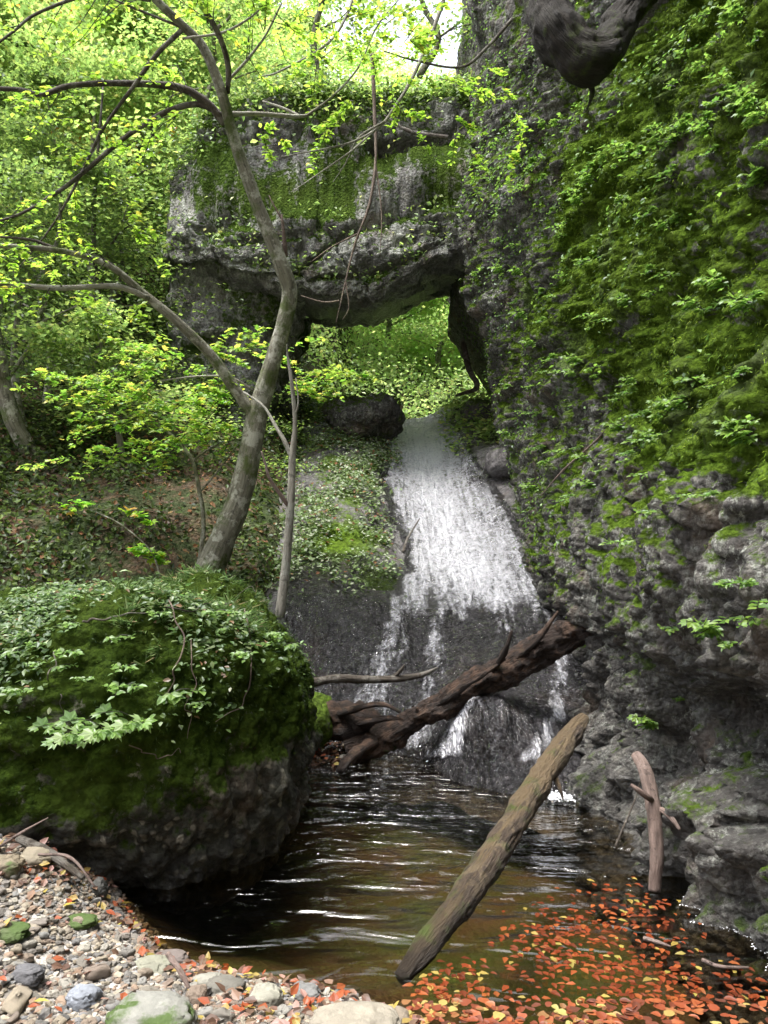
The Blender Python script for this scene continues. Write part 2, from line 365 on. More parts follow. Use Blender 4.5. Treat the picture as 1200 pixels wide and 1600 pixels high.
# pool water
m = M('pool_water'); tc = m.n('ShaderNodeTexCoord')
def wmap(sc, rot=0):
    mp = m.n('ShaderNodeMapping'); mp.inputs['Scale'].default_value = sc; mp.inputs['Rotation'].default_value = (0, 0, rot); m.l(tc.outputs['Object'], mp.inputs[0]); return mp.outputs[0]
h1 = m.noise(1, 2, .45, wmap((1.7, 4.6, 1), .15), .7); h2 = m.noise(1, 3, .5, wmap((9, 19, 1), -.2), .5)
geo = m.n('ShaderNodeNewGeometry'); sx = m.n('ShaderNodeSeparateXYZ'); m.l(geo.outputs['Position'], sx.inputs[0])
agit = m.ramp(m.math('MULTIPLY', sx.outputs['Y'], .1), [(.30, .05), (.42, .55), (.64, 1.)])
hh = m.math('ADD', h1, m.math('MULTIPLY', m.math('MULTIPLY', h2, .34), agit))
bmp = m.n('ShaderNodeBump'); bmp.inputs['Distance'].default_value = .16; m.l(hh, bmp.inputs['Height'])
m.l(m.math('MULTIPLY', m.ramp(m.math('MULTIPLY', sx.outputs['Y'], .1), [(.25, .35), (.34, .9), (.65, 1.)]), .95), bmp.inputs['Strength'])
gl = m.n('ShaderNodeBsdfGlossy'); gl.inputs['Roughness'].default_value = .10; m.l(bmp.outputs[0], gl.inputs['Normal'])
tp = m.n('ShaderNodeBsdfTransparent'); tp.inputs[0].default_value = (.70, .62, .48, 1)
fr = m.n('ShaderNodeFresnel'); fr.inputs['IOR'].default_value = 1.6; m.l(bmp.outputs[0], fr.inputs['Normal'])
mx = m.n('ShaderNodeMixShader'); m.l(fr.outputs[0], mx.inputs[0]); m.l(tp.outputs[0], mx.inputs[1]); m.l(gl.outputs[0], mx.inputs[2])
MAT['pool'] = m.done(mx.outputs[0])

# running white water: foam attribute times flow-stretched noise drives the cover
m = M('running_water'); 
uv = m.n('ShaderNodeCombineXYZ'); m.l(m.attr('flow_u'), uv.inputs[0]); m.l(m.attr('flow_v'), uv.inputs[1])
def fmap(sc):
    mp = m.n('ShaderNodeMapping'); mp.inputs['Scale'].default_value = sc; m.l(uv.outputs[0], mp.inputs[0]); return mp.outputs[0]
f1 = m.noise(1, 3, .55, fmap((13, 10, 1)), 1.4); f2 = m.noise(1, 4, .6, fmap((15, 1.5, 1)), .5); f3 = m.noise(1, 3, .6, fmap((34, 22, 1)), 1.0)
s_ = m.math('ADD', m.math('MULTIPLY', f1, .75), m.math('ADD', m.math('MULTIPLY', f2, .75), m.math('MULTIPLY', f3, .5)))
cov = m.math('ADD', m.attr('foam'), m.math('SUBTRACT', s_, 1.0))
al = m.ramp(m.math('MULTIPLY', cov, 1.0), [(.42, 0.), (.62, .40), (.98, .92)])
bn = m.bump(m.math('ADD', m.math('ADD', f1, f2), m.math('MULTIPLY', f3, .6)), .11, 1.0)
df = m.n('ShaderNodeBsdfDiffuse'); df.inputs[0].default_value = (.66, .67, .73, 1); m.l(bn, df.inputs['Normal'])
gg = m.n('ShaderNodeBsdfGlossy'); gg.inputs['Roughness'].default_value = .25; m.l(bn, gg.inputs['Normal'])
white = m.n('ShaderNodeMixShader'); white.inputs[0].default_value = .35; m.l(df.outputs[0], white.inputs[1]); m.l(gg.outputs[0], white.inputs[2])
tp = m.n('ShaderNodeBsdfTransparent'); tp.inputs[0].default_value = (.9, .9, .92, 1)
g2 = m.n('ShaderNodeBsdfGlossy'); g2.inputs['Roughness'].default_value = .08; m.l(bn, g2.inputs['Normal'])
fr = m.n('ShaderNodeFresnel'); fr.inputs['IOR'].default_value = 1.33; m.l(bn, fr.inputs['Normal'])
film = m.n('ShaderNodeMixShader'); m.l(fr.outputs[0], film.inputs[0]); m.l(tp.outputs[0], film.inputs[1]); m.l(g2.outputs[0], film.inputs[2])
mx = m.n('ShaderNodeMixShader'); m.l(al, mx.inputs[0]); m.l(film.outputs[0], mx.inputs[1]); m.l(white.outputs[0], mx.inputs[2])
MAT['fall'] = m.done(mx.outputs[0])

def fallen_leaf_mat(name, stops):
    m = M(name); oi = m.n('ShaderNodeObjectInfo'); co = m.coord()
    c = m.ramp(oi.outputs['Random'], stops)
    c = m.mix(m.ramp(m.noise(60, 3, .6, co), [(.45, 0.), (.7, .5)]), c, (.12, .05, .02))
    return m.done(m.pbr(c, .45, None, .4))
MAT['orange'] = fallen_leaf_mat('orange_leaf', [(0., (.05, .016, .01)), (.25, (.10, .022, .010)), (.5, (.16, .033, .012)), (.78, (.22, .062, .02)), (.92, (.15, .08, .03)), (1., (.09, .028, .016))])
MAT['yellow'] = fallen_leaf_mat('yellow_leaf', [(0., (.24, .16, .035)), (.6, (.25, .22, .07)), (1., (.20, .11, .03))])

# ------------------------------------------------------------------ terrain
def sprof(Y): return np.interp(Y, [5, 6.3, 6.5, 7.8, 14, 18, 24, 40, 80, 200], [-.5, -.45, -.1, 1.15, 4.15, 4.7, 8.2, 19, 36, 60])
def shore(x): return np.interp(x, [-3, -1.8, -1.6, -1.2, -.9, -.28, 0, .5, 2], [5.2, 4.6, 4.0, 3.55, 3.12, 2.84, 2.68, 2.3, 1.7])
def terr(x, y):
    d = (shore(x) - y) * .9
    bank = np.where(d > 0, .3 * np.minimum(d, .4), np.maximum(.5 * d, -.5)) + .5 * np.clip(-1.2 - x, 0, 1.2) + .12 * np.clip(-2.4 - x, 0, 40)
    bank = bank + np.clip(-y - 3, 0, 60) * .9  # unseen slope behind the camera, steepened to block frontal sky light
    dl = np.clip(-1.0 - x, 0, 60)
    s2 = np.interp(y, [5.0, 6.2, 6.6, 7.8, 14, 24, 40, 80, 200], [-.5, 0, .15, 1.25, 4.3, 10, 19, 36, 60])
    left = s2 + (.5 * np.minimum(dl, 1) + .25 * np.clip(dl - 1, 0, 30))
    blend = sst(x, -.75, -1.35)
    cen = sprof(y) - .12 + .35 * np.clip(x - 2.6, 0, 30)
    z = cen * (1 - blend) + left * blend
    z = np.where(y > 14, np.maximum(z, cen), z)
    z = z - .7 * sst(x, -1.25, -.95) * sst(x, 3.2, 2.6) * sst(y, 6.3, 6.9) * sst(y, 14.8, 13.8)
    z = np.where(y < 6.2, np.maximum(bank, np.where(x < -.7, z, -9)), z)
    P = np.stack([x, y, x * 0], -1)
    amp = np.where(y > 7, .12, np.where(d > 0, .012, .03))
    return z + amp * fbm(P, 1.1, 4, 5) + np.where(y > 18, 1.0, 0) * vn(P, .12, 3)
xs = np.unique(np.concatenate([np.linspace(-90, -12, 30), np.linspace(-12, -4, 60), np.linspace(-4, 2.6, 300), np.linspace(2.6, 12, 40), np.linspace(12, 90, 24)]))
ys = np.unique(np.concatenate([np.linspace(-60, 0, 24), np.linspace(0, 1.6, 20), np.linspace(1.6, 4.5, 150), np.linspace(4.5, 9, 120), np.linspace(9, 26, 160), np.linspace(26, 180, 60)]))
X, Y_ = np.meshgrid(xs, ys, indexing='ij'); X = X.ravel(); Y_ = Y_.ravel(); Z = terr(X, Y_)
TP = np.stack([X, Y_, Z], 1)
dsh = (shore(X) - Y_) * .9
grav = sst(dsh, -.25, .02) * sst(Y_, 6.0, 5.0); under = sst(Z, .01, -.05) * (Y_ < 6.6)
ground = mesh_obj('ground', TP, gridF(len(xs), len(ys)), MAT['ground'], attrs={'gravel': grav, 'underwater': under})
tag(ground, kind='structure')
def on_ground(x, y): return float(terr(np.array([x]), np.array([y]))[0])

# ------------------------------------------------------------------ bedrock slide of the waterfall
NX, NY = 330, 560
cx = np.linspace(-1.9, 2.5, NX); ty = np.linspace(0, 1, NY)
def ybase(x): return np.interp(x, [-1.9, -.6, 0, .35, .6, .9, 1.3, 2.5], [6.7, 6.6, 6.45, 6.2, 5.75, 5.45, 5.15, 5.0])
def slide(x, y):
    yb = ybase(x); yf = 7.9 + .15 * np.sin(x * 2)
    t = (y - yb) / (yf - yb)
    low = 1.27 * np.sign(t) * np.abs(t) ** .82
    up = 1.27 + (4.3 - 1.27) * (y - yf) / (14.05 - yf)
    hi = 4.3 + .12 * (y - 14.05)
    z = np.where(y < yf, np.where(t < 0, t * 1.2, low), np.minimum(up, hi))
    # channel carved by the water, raised shoulder at its right
    cxm = np.interp(y, [8, 14], [.95, .38]); wd = np.interp(y, [8, 14], [.75, .42])
    z = z - .10 * gauss(x, cxm, wd) * sst(y, 8, 9) + .16 * sst(np.abs(x - cxm), wd, wd + .5) * sst(y, 8, 9.5)
    return z
CX, TY = np.meshgrid(cx, ty, indexing='ij'); CX = CX.ravel(); TY = TY.ravel()
CY = ybase(CX) - .35 + TY ** 1.15 * (15.2 - ybase(CX) + .35)
CZ = slide(CX, CY); SP = np.stack([CX, CY, CZ], 1)
low = sst(CY, 8.2, 7.4)
rid = np.abs(fbm(SP, (3.2, 1.2, 1.2), 4, 31))
fr_ = cells(SP + .25 * np.stack([fbm(SP, 2, 3, 8), fbm(SP, 2, 3, 9), fbm(SP, 2, 3, 10)], 1), (3.2, 1.9, 1.9), 77)
crack = np.clip((fr_[1] - fr_[0]) / .16, 0, 1)
dz = (.05 * fbm(SP, 1.3, 3, 30) - .05 * rid + .02 * fbm(SP, (16, 6, 6), 4, 33) * .5) * (.35 + .65 * low)
dz += -.012 * (1 - crack) * low
dz += .30 * gauss(CX, .78, .30) * gauss(CY, 5.95, .35)      # brown lump that splits the right-hand strand
dz += .10 * np.maximum(0, fbm(SP, (1.4, 3, 3), 3, 40)) * sst(CX, .9, 1.3) * sst(CY, 9, 10)
dz += .05 * cobble(SP, 5, 9) * sst(CX, .6, -.3) * sst(CY, 7.8, 8.6)
SP[:, 2] += dz; SP[:, 1] -= .6 * dz * low
SN = gridN(SP, NX, NY); SN *= np.sign(SN[:, 2:3] + 1e-6)
soil = sst(CX, np.interp(0, [0, 1], [0, 1]) + .0, -.5)
mossS = np.clip(sst(CX, np.interp(CY, [7.8, 11, 14], [.30, .02, .22]), np.interp(CY, [7.8, 11, 14], [.10, -.2, .0])) * sst(CY, 7.7, 8.2) * .50 + .5 * fbm(SP, 1.6, 3, 4) * (CY > 7.8), 0, 1)
bed = mesh_obj('stream_bed', SP, gridF(NX, NY), MAT['wetrock'], attrs={'moss': mossS, 'wet': 1 - mossS})
tag(bed, kind='structure')

# the sheet of running water that lies on it
PXY = lambda P: (600 + P[:, 0] / P[:, 1] * FPX, HOR - (P[:, 2] - EYE) / P[:, 1] * FPX)
sx_, sy_ = PXY(SP)
L = np.interp(sy_, [640, 655, 700, 750, 800, 850, 900, 935], [618, 618, 603, 588, 600, 626, 628, 600])
R = np.interp(sy_, [640, 655, 700, 750, 800, 850, 900, 935], [697, 705, 735, 775, 808, 832, 860, 890])
wob = 8 * fbm(SP, 5, 3, 60)
ew = np.interp(sy_, [650, 780], [8, 28]); wob = wob * np.interp(sy_, [650, 780], [.4, 1.])
foam = np.minimum(sst(sx_ + wob, L - 6, L + ew), sst(sx_ + wob, R + 6, R - ew)) * .74
core = np.exp(-((sx_ - np.interp(sy_, [650, 750, 850, 930], [655, 672, 700, 730])) / np.interp(sy_, [650, 800, 930], [28, 45, 100])) ** 2)
foam = foam * (.84 + .36 * core) * sst(sy_ + 34 * fbm(SP, (10, 1.5, 1.5), 3, 65), 1030, 900)
right_dim = sst(sx_, R - 60, R) * sst(sy_, 690, 720) * sst(sy_, 800, 760); foam += .16 * sst(sy_, 770, 690) * (foam > .25); foam -= .18 * right_dim  # added white cover at the crest offsets the arch's shade
def strand(pts, wd, amp):
    pts = np.array(pts, float); xx = np.interp(sy_, pts[:, 1], pts[:, 0]); ww = np.interp(sy_, pts[:, 1], np.linspace(wd[0], wd[1], len(pts)))
    return amp * np.exp(-((sx_ + .8 * wob - xx) / ww) ** 2) * sst(sy_, pts[0, 1] - 25, pts[0, 1]) * sst(sy_, pts[-1, 1] + 12, pts[-1, 1] - 4)
ss = [strand([(628, 935), (612, 1000), (590, 1060), (560, 1120)], (24, 46), .70),
      strand([(640, 960), (628, 1010), (618, 1060), (600, 1120)], (10, 22), .52),
      strand([(690, 945), (682, 1000), (676, 1060), (650, 1150)], (14, 30), .60),
      strand([(745, 1075), (728, 1110), (712, 1150), (695, 1182)], (18, 34), .85),
      strand([(706, 1080), (680, 1120), (640, 1170)], (16, 34), .62),
      strand([(780, 940), (778, 980), (790, 1010)], (7, 9), .45),
      strand([(850, 950), (868, 1000), (878, 1060), (868, 1120), (842, 1165), (820, 1190)], (12, 34), .72),
      strand([(862, 1090), (862, 1150), (845, 1200), (838, 1225)], (22, 26), .60),
      strand([(520, 980), (510, 1040)], (8, 12), .36)]
foam = np.maximum(foam, .86 * np.max(ss, axis=0) + .10 * fbm(SP, (11, 2, 2), 3, 63) * (sy_ > 930))
vlen = np.sqrt((CY - 6) ** 2 + (CZ) ** 2)
near_w = (foam > .12) | ((CY < 8.6) & (CX > -1.0) & (SP[:, 2] > -.05))
WP = SP + SN * (.018 + .05 * np.clip(foam - .3, 0, 1) * (.5 + .5 * fbm(SP, (9, 4, 4), 3, 61)))[:, None]
Fw = gridF(NX, NY); keep = near_w[Fw].any(1)
used, inv = np.unique(Fw[keep], return_inverse=True)
wf = mesh_obj('waterfall', WP[used], inv.reshape(-1, 4), MAT['fall'], attrs={'foam': foam[used], 'flow_u': CX[used] * (1 + .0 * CY[used]), 'flow_v': vlen[used]})
tag(wf, kind='structure')

# pool
gx = np.linspace(-4.5, 2.6, 60); gy = np.linspace(.4, 7.1, 60)
A, B = np.meshgrid(gx, gy, indexing='ij')
pool = mesh_obj('pool_water', np.stack([A.ravel(), B.ravel(), A.ravel() * 0], 1), gridF(60, 60), MAT['pool']); tag(pool, kind='structure')
# foam patches where the strands enter the pool
def splash(px, py, rx, ry, n):
    c = at(px, py, EYE * FPX / (py - HOR)); u = RS.normal(0, 1, (n, 2))
    return np.stack([c[0] + u[:, 0] * rx, c[1] + u[:, 1] * ry, .006 + np.abs(RS.normal(0, .012, n))], 1)
fp = np.vstack([splash(640, 1172, .16, .05, 500), splash(708, 1180, .14, .05, 700), splash(830, 1222, .07, .07, 260), splash(870, 1247, .08, .05, 420), splash(590, 1168, .14, .04, 200), splash(760, 1195, .2, .05, 150)])
m = M('froth'); MAT['froth'] = m.done(m.pbr((.75, .77, .8), .4, None, .5))
tag(leaf_obj('froth', fp, np.tile([0, 0, 1.], (len(fp), 1)), .022, MAT['froth'], [(.8, .8, .8)], [1], '4', tilt=.5), kind='stuff')

# ------------------------------------------------------------------ right-hand cliff
NU, NV = 520, 560
uY = np.concatenate([np.linspace(-4, 1.6, 40, endpoint=False), 1.6 * (20 / 1.6) ** np.linspace(0, 1, NU - 40)])
vz = np.concatenate([-.7 + (8.7) * np.linspace(0, 1, NV - 100) ** 1.1, np.linspace(8.1, 14, 100)])
UY, VZ = np.meshgrid(uY, vz, indexing='ij'); UY = UY.ravel(); VZ = VZ.ravel()
def cliffx(Y, z):
    base = np.interp(Y, [-4, 2, 3, 4, 5, 6, 7, 8, 11, 12.2, 14, 15], [1.6, 1.5, 1.5, 1.46, 1.46, 1.47, 1.56, 1.63, 1.78, 1.95, 2.25, 2.3])
    rec = .26 * np.clip(z - 1.35, 0, 9) * sst(Y, 8.5, 5.0) * sst(z, 1.0, 2.8)
    l11 = np.interp(z, [3, 4, 5, 6, 8, 10, 14], [0, .10, .32, .62, .60, .4, .3]); l14 = np.interp(z, [3.5, 5, 5.5, 6.0, 8, 14], [0, .28, .62, 1.0, 1.0, .6])
    a = sst(Y, 8, 11); b = sst(Y, 11.2, 13.6)
    lean = l11 * a * (1 - b) + l14 * b
    x = base + rec - lean + .55 * np.clip(Y - 15, 0, 9) ** 1.2
    # hollow at the foot, near the frame's right edge, and the lip farther on
    nearw = sst(Y, 4.5, 3.5)
    x += .62 * gauss(z, .80, .24) * sst(Y, 4.9, 3.7) + .10 * sst(z, 1.15, .8) * sst(z, .3, .6) * nearw + .28 * gauss(z, .45, .18) * sst(Y, 3.9, 4.2) * sst(Y, 4.9, 4.4)
    x += .22 * sst(z, 1.25, 1.0) * sst(Y, 4.3, 5.0) * sst(z, .1, .6)
    x -= .17 * sst(z, .3, -.2) * sst(Y, 3.3, 5.2) * sst(Y, 7, 5.6)
    x += .0
    return x
CP = np.stack([cliffx(UY, VZ), UY, VZ], 1)
D = .20 * fbm(CP, (.5, .55, .5), 3, 100) * sst(VZ, 1.4, 4.0)
led = fbm(CP, (.6, 1.0, 3.6), 4, 101)
D += .085 * led * sst(VZ, 2.0, 3.6) + .06 * fbm(CP, (2, 2.4, 2.4), 4, 104)
vs = fbm(CP, (4, 4.5, .9), 4, 103)           # vertical ribs and drips
D += .07 * vs * (1 - .6 * sst(VZ, 1.8, 3.0) * sst(UY, 9, 6))
D += .045 * cobble(CP, 6.5, 110) + .020 * cobble(CP, 16, 111)
ck = cells(CP + .06 * fbm(CP, 6, 3, 15)[:, None], (5.5, 6, 4), 117); D -= .05 * (1 - np.clip((ck[1] - ck[0]) / .16, 0, 1))
qx_, qy_ = PXY(CP); edg_ = np.interp(qy_, [0, 150, 300, 480, 600, 750, 850, 950], [1000, 900, 880, 850, 900, 960, 1130, 1400]); inm = sst(qx_, edg_ - 60, edg_ + 60)
hm = np.abs(fbm(CP + .15 * fbm(CP, 3, 2, 18)[:, None], (2.5, 1.6, 4.2), 4, 118)); D += inm * (.17 * np.sqrt(np.clip(hm, 0, 1)) - .11)
lowk = sst(VZ, 1.4, 1.1)
blk = cells(CP + .12 * fbm(CP, 3, 2, 5)[:, None], (2.4, 3.4, 2.6), 120)
D += (.10 * np.clip((blk[1] - blk[0]) / .35, 0, 1) - .06) * lowk + .07 * (np.abs(fbm(CP, (5, 5, 2.5), 4, 119)) - .3) * lowk
D -= .07 * sst(np.abs(led), .12, 0) * sst(VZ, 2.6, 3.6)
D += .07 * fbm(CP, (6, 7, 1.2), 4, 143) * sst(VZ, 3.2, 2.0)
D *= 1 - .55 * sst(UY, 10.3, 11.6)
CP[:, 0] -= D
far = VZ > 13.4
CN = gridN(CP, NU, NV); CN *= np.where((CN[:, 0:1] > 0), -1, 1)
cpx, cpy = PXY(CP)
edge = np.interp(cpy, [0, 150, 300, 480, 600, 700, 760, 820], [1040, 900, 880, 850, 900, 990, 1150, 1400]) + 70 * fbm(CP, 2.2, 4, 137)
mz = sst(cpx, edge - 60, edge + 70)                                    # the thick moss sheet
mossC = mz * (.52 + .45 * fbm(CP, (1.5, 1.0, 2.6), 4, 130)) + .42 * sst(CN[:, 2], -.1, .5) + .16 * sst(VZ, 1.0, 2.5) + .12
mossC += .16 * fbm(CP, (2, 2, 1), 3, 133) * (1 - mz) - .2 * sst(VZ, 1.5, .6) + .15 * sst(VZ, .8, .0) * (fbm(CP, 2.5, 2, 9) > 0)
mossC = np.clip(mossC * np.where((UY < 0), 0, 1), 0, 1)
wet_shadeC = np.clip(sst(VZ, .5, .1) * .8 + .8 * gauss(VZ, .95, .3) * sst(UY, 5.4, 4.4) + .5 * sst(vs, .4, .8), 0, 1)  # damp at waterline and drips; the hollow's term paints its shade dark
cliff = mesh_obj('cliff', CP, gridF(NU, NV), MAT['cliff'], attrs={'moss': mossC, 'wet': wet_shadeC}); tag(cliff, kind='structure')
wlm = np.where((np.abs(CP[:, 2]) < .03) & (CP[:, 1] > 2.7) & (CP[:, 1] < 3.75))[0]
ii = wlm[RS.randint(0, len(wlm), 350)]; q = CP[ii].copy(); q[:, 0] -= np.abs(RS.normal(0, .012, 350)); q[:, 1] += RS.normal(0, .01, 350); q[:, 2] = .006
tag(leaf_obj('waterline_froth', q, np.tile([0, 0, 1.], (350, 1)), .007, MAT['froth'], [(.8, .8, .8)], [1], '4', tilt=.3), kind='stuff')
# plateau above the cliff
top = []
txs = np.linspace(0, 1, 30); tY = np.linspace(-4, 20, 60)
A, B = np.meshgrid(txs, tY, indexing='ij'); A = A.ravel(); B = B.ravel()
x0 = cliffx(B, B * 0 + 13.9) - .1
TPp = np.stack([x0 + A * 30, B, 13.6 + A * 6 + .4 * vn(np.stack([A * 20, B, B * 0], 1), .5, 3)], 1)
tag(mesh_obj('cliff_top', TPp, gridF(30, 60), MAT['ground'], attrs={'gravel': A * 0, 'underwater': A * 0}), kind='structure')

# ------------------------------------------------------------------ rock arch
arch = empty('rock_arch', at(560, 440, 12.2), 'massive grey lichen-covered natural rock arch spanning the gorge above the waterfall', 'rock arch')
NA, NB = 420, 560
ax = np.linspace(-3.55, 2.3, NA); th = np.linspace(0, 2 * np.pi, NB, endpoint=False)
# denser samples on the front face
th = th + .0
AX, TH = np.meshgrid(ax, th, indexing='ij'); AX = AX.ravel(); TH = TH.ravel()
bz = np.interp(AX, [-3.5, -2.8, -2, -1.1, -.2, .3, .7, 1.1, 2.3], [5.9, 5.65, 5.5, 5.35, 5.25, 5.45, 5.75, 5.9, 5.9])
tz = np.interp(AX, [-3.5, -3, -2.4, -1.2, 0, 1.2, 2.3], [7.3, 8.0, 8.4, 8.8, 8.75, 8.9, 9.6])
endk = np.sqrt(np.clip(1 - np.clip((-2.5 - AX) / 1.06, 0, 1) ** 2.2, 0.0, 1))
c_, s_2 = np.cos(TH), np.sin(TH); ex = .30
sc_ = np.sign(c_) * np.abs(c_) ** ex; ss_ = np.sign(s_2) * np.abs(s_2) ** ex
Yc = 12.4 + .15 * np.sin(AX); zc = (bz + tz) / 2; hz = (tz - bz) / 2
AYv = Yc + sc_ * 1.65 * endk; AZv = zc + ss_ * hz * (.35 + .65 * endk)
wbot = sst(AZv, zc, bz)
AZv = AZv + .17 * (AYv - 10.75) * wbot
AYv = AYv + .12 * (AZv - bz)         # front leans back a little upwards
AP = np.stack([AX, AYv, AZv], 1)
AN = gridN(AP, NA, NB, True); cen_ = np.stack([AX, Yc, zc], 1); sg = np.sign(((AP - cen_) * AN).sum(1)); AN *= sg[:, None]
apx, apy = PXY(AP)
ab = cells(AP + .10 * fbm(AP, 2.5, 3, 241)[:, None], (.9, .9, 1.3), 240)
Da = -.10 * (1 - np.clip((ab[1] - ab[0]) / .10, 0, 1)) + .12 * fbm(AP, (.6, .6, .7), 3, 200) + .10 * fbm(AP, (1.5, 1.5, 2.5), 4, 201) + .045 * fbm(AP, 5, 4, 202) + .030 * cobble(AP, 6, 210) + .014 * cobble(AP, 15, 211)
Da += .05 * fbm(AP, (3, 3, 1), 3, 205)
def groove(pts, wd, depth):
    pts = np.array(pts, float); yy = np.interp(apx, pts[:, 0], pts[:, 1])
    inr = sst(apx, pts[0, 0] - 25, pts[0, 0] + 5) * sst(apx, pts[-1, 0] + 25, pts[-1, 0] - 5)
    return -depth * np.exp(-((apy - yy + 3 * fbm(AP, 3, 2, 7)) / wd) ** 2) * inr
front = AYv < Yc
g = groove([(590, 222), (640, 215), (695, 203)], 9, .32) + groove([(470, 415), (540, 365), (600, 340), (700, 300)], 6, .16)
g += groove([(250, 420), (330, 432), (400, 438), (460, 432)], 7, .22) + groove([(400, 330), (440, 300), (500, 290)], 5, .12) + groove([(320, 360), (345, 345), (360, 330)], 16, .15)
Da = (Da - .08) * (1 - .45 * wbot * (AYv > 10.95)) + g * front + .05 * fbm(AP, 3.3, 4, 233) * wbot
Da += .30 * sst(apy, 330, 355) * sst(apx, 470, 540) * sst(apx, 760, 700) * 0
AP2 = AP + AN * (Da * np.clip(endk + .2, 0, 1))[:, None]
AN2 = gridN(AP2, NA, NB, True); AN2 *= np.sign((AN2 * AN).sum(1))[:, None]
pale = gauss(apx, 640, 110) * gauss(apy, 390, 90) + gauss(apx, 280, 50) * gauss(apy, 400, 50)
mossA = .42 * sst(AN2[:, 2], .0, .6) + .42 + .30 * fbm(AP, (1.2, 1.2, 1.2), 3, 220) - .42 * pale - .12 * sst(apy, 250, 400) + .3 * sst(apy, 200, 90)
mossA += .3 * gauss(apx, 690, 40) * gauss(apy, 290, 60)
mossA = np.clip(np.where(AN2[:, 2] < -.5, 0, mossA), 0, 1)
mesh_obj('span', local(arch, AP2), gridF(NA, NB, True), MAT['arch'], arch, attrs={'moss': mossA, 'wet': np.clip(sst(AN2[:, 2], -.2, -.6), 0, 1)})  # down-facing rock darkened through this mask: painted shade of the underside
# pier under its left end
NP, NQ = 150, 240
pz = np.linspace(1.6, 6.3, NP); pt = np.linspace(0, 2 * np.pi, NQ, endpoint=False)
PZ, PT = np.meshgrid(pz, pt, indexing='ij'); PZ = PZ.ravel(); PT = PT.ravel()
xr = np.interp(PZ, [1.6, 4, 4.9, 5.8, 6.3], [-1.5, -1.62, -1.50, -1.28, -1.15]); xl = np.interp(PZ, [1.6, 4, 6.3], [-4.2, -3.5, -3.1])
c_, s_3 = np.cos(PT), np.sin(PT); sc_ = np.sign(c_) * np.abs(c_) ** .6; ss_ = np.sign(s_3) * np.abs(s_3) ** .6
PP = np.stack([(xr + xl) / 2 + sc_ * (xr - xl) / 2, 12.5 + ss_ * 1.2, PZ], 1)
PN = gridN(PP, NP, NQ, True); PN *= np.sign((PN[:, :2] * (PP[:, :2] - np.array([-2.4, 12.6]))).sum(1))[:, None]
PP = PP + PN * (.14 * fbm(PP, .9, 3, 300) + .10 * fbm(PP, (2, 2, 4), 4, 301) + .03 * cobble(PP, 6, 303))[:, None]
mesh_obj('pier', local(arch, PP), gridF(NP, NQ, True), MAT['arch'], arch, attrs={'moss': np.clip(.45 + .3 * fbm(PP, 1.5, 3, 4), 0, 1), 'wet': PZ * 0 + .2})

# ------------------------------------------------------------------ rocks
def blob(center, rad, n=(90, 120), ex=.75, rot=0, disp=(.12, 1.2), cob=(.03, 7), s=0, und=0.0):
    la = np.linspace(-np.pi / 2 + .01, np.pi / 2 - .01, n[0]); lo = np.linspace(0, 2 * np.pi, n[1], endpoint=False)
    A, B = np.meshgrid(la, lo, indexing='ij'); A = A.ravel(); B = B.ravel()
    pw = lambda v: np.sign(v) * np.abs(v) ** ex
    k = 1 + und * np.clip(-np.sin(A), 0, 1)
    x = pw(np.cos(A)) * pw(np.cos(B)) * rad[0] * k; y = pw(np.cos(A)) * pw(np.sin(B)) * rad[1] * k; z = pw(np.sin(A)) * rad[2]
    x, y = x * math.cos(rot) - y * math.sin(rot), x * math.sin(rot) + y * math.cos(rot)
    P = np.stack([x, y, z], 1) + np.array(center)
    N = gridN(P, n[0], n[1], True); N *= np.sign((N * (P - np.array(center))).sum(1))[:, None]
    dd = disp[0] * fbm(P, disp[1], 5, s + 1)
    if cob[0]: dd = dd + cob[0] * cobble(P, cob[1], s + 3) + cob[0] * .45 * cobble(P, cob[1] * 2.3, s + 5)
    P = P + N * dd[:, None]
    N2 = gridN(P, n[0], n[1], True); N2 *= np.sign((N2 * N).sum(1))[:, None]
    F = gridF(n[0], n[1], True); m0 = len(P)
    j = np.arange(n[1]); j2 = (j + 1) % n[1]
    P = np.vstack([P, P[:n[1]].mean(0), P[-n[1]:].mean(0)])
    T = np.vstack([np.stack([np.full(n[1], m0), j2, j], 1), np.stack([np.full(n[1], m0 + 1), m0 - n[1] + j, m0 - n[1] + j2], 1)])
    N2 = np.vstack([N2, [0, 0, -1], [0, 0, 1]])
    return P, [F, T], N2
BP, BF, BN = blob((-1.66, 4.92, .52), (1.12, 1.36, .92), (300, 520), .66, .12, (.11, 1.5), (.05, 7), 400, -.12)
mossB = .34 + .45 * sst(BP[:, 2], .35, 1.0) + .34 * fbm(BP, 2, 4, 6) + .3 * sst(BN[:, 2], .1, .7) - .30 * sst(BP[:, 2], .55, .2)
big = mesh_obj('boulder', BP, BF, MAT['boulder'], attrs={'moss': np.clip(mossB, 0, 1), 'wet': sst(BP[:, 2], .25, .05)})
tag(big, 'huge dark conglomerate boulder topped with grass and ivy at the left of the pool', 'boulder')
def rock(name, c, rad, label, cat='rock', rot=0., s=0, mat='wetrock', moss=.2, wet=.6, n=(60, 90), disp=(.10, 2.2), cob=(.012, 9), ex=.8):
    P, F, N = blob(c, rad, n, ex, rot, disp, cob, s)
    o = mesh_obj(name, P, F, MAT[mat], attrs={'moss': np.clip(moss + .4 * sst(N[:, 2], .3, .9) + .2 * fbm(P, 3, 2, 3), 0, 1) if moss > 0 else P[:, 0] * 0, 'wet': P[:, 0] * 0 + wet})
    return tag(o, label, cat) 
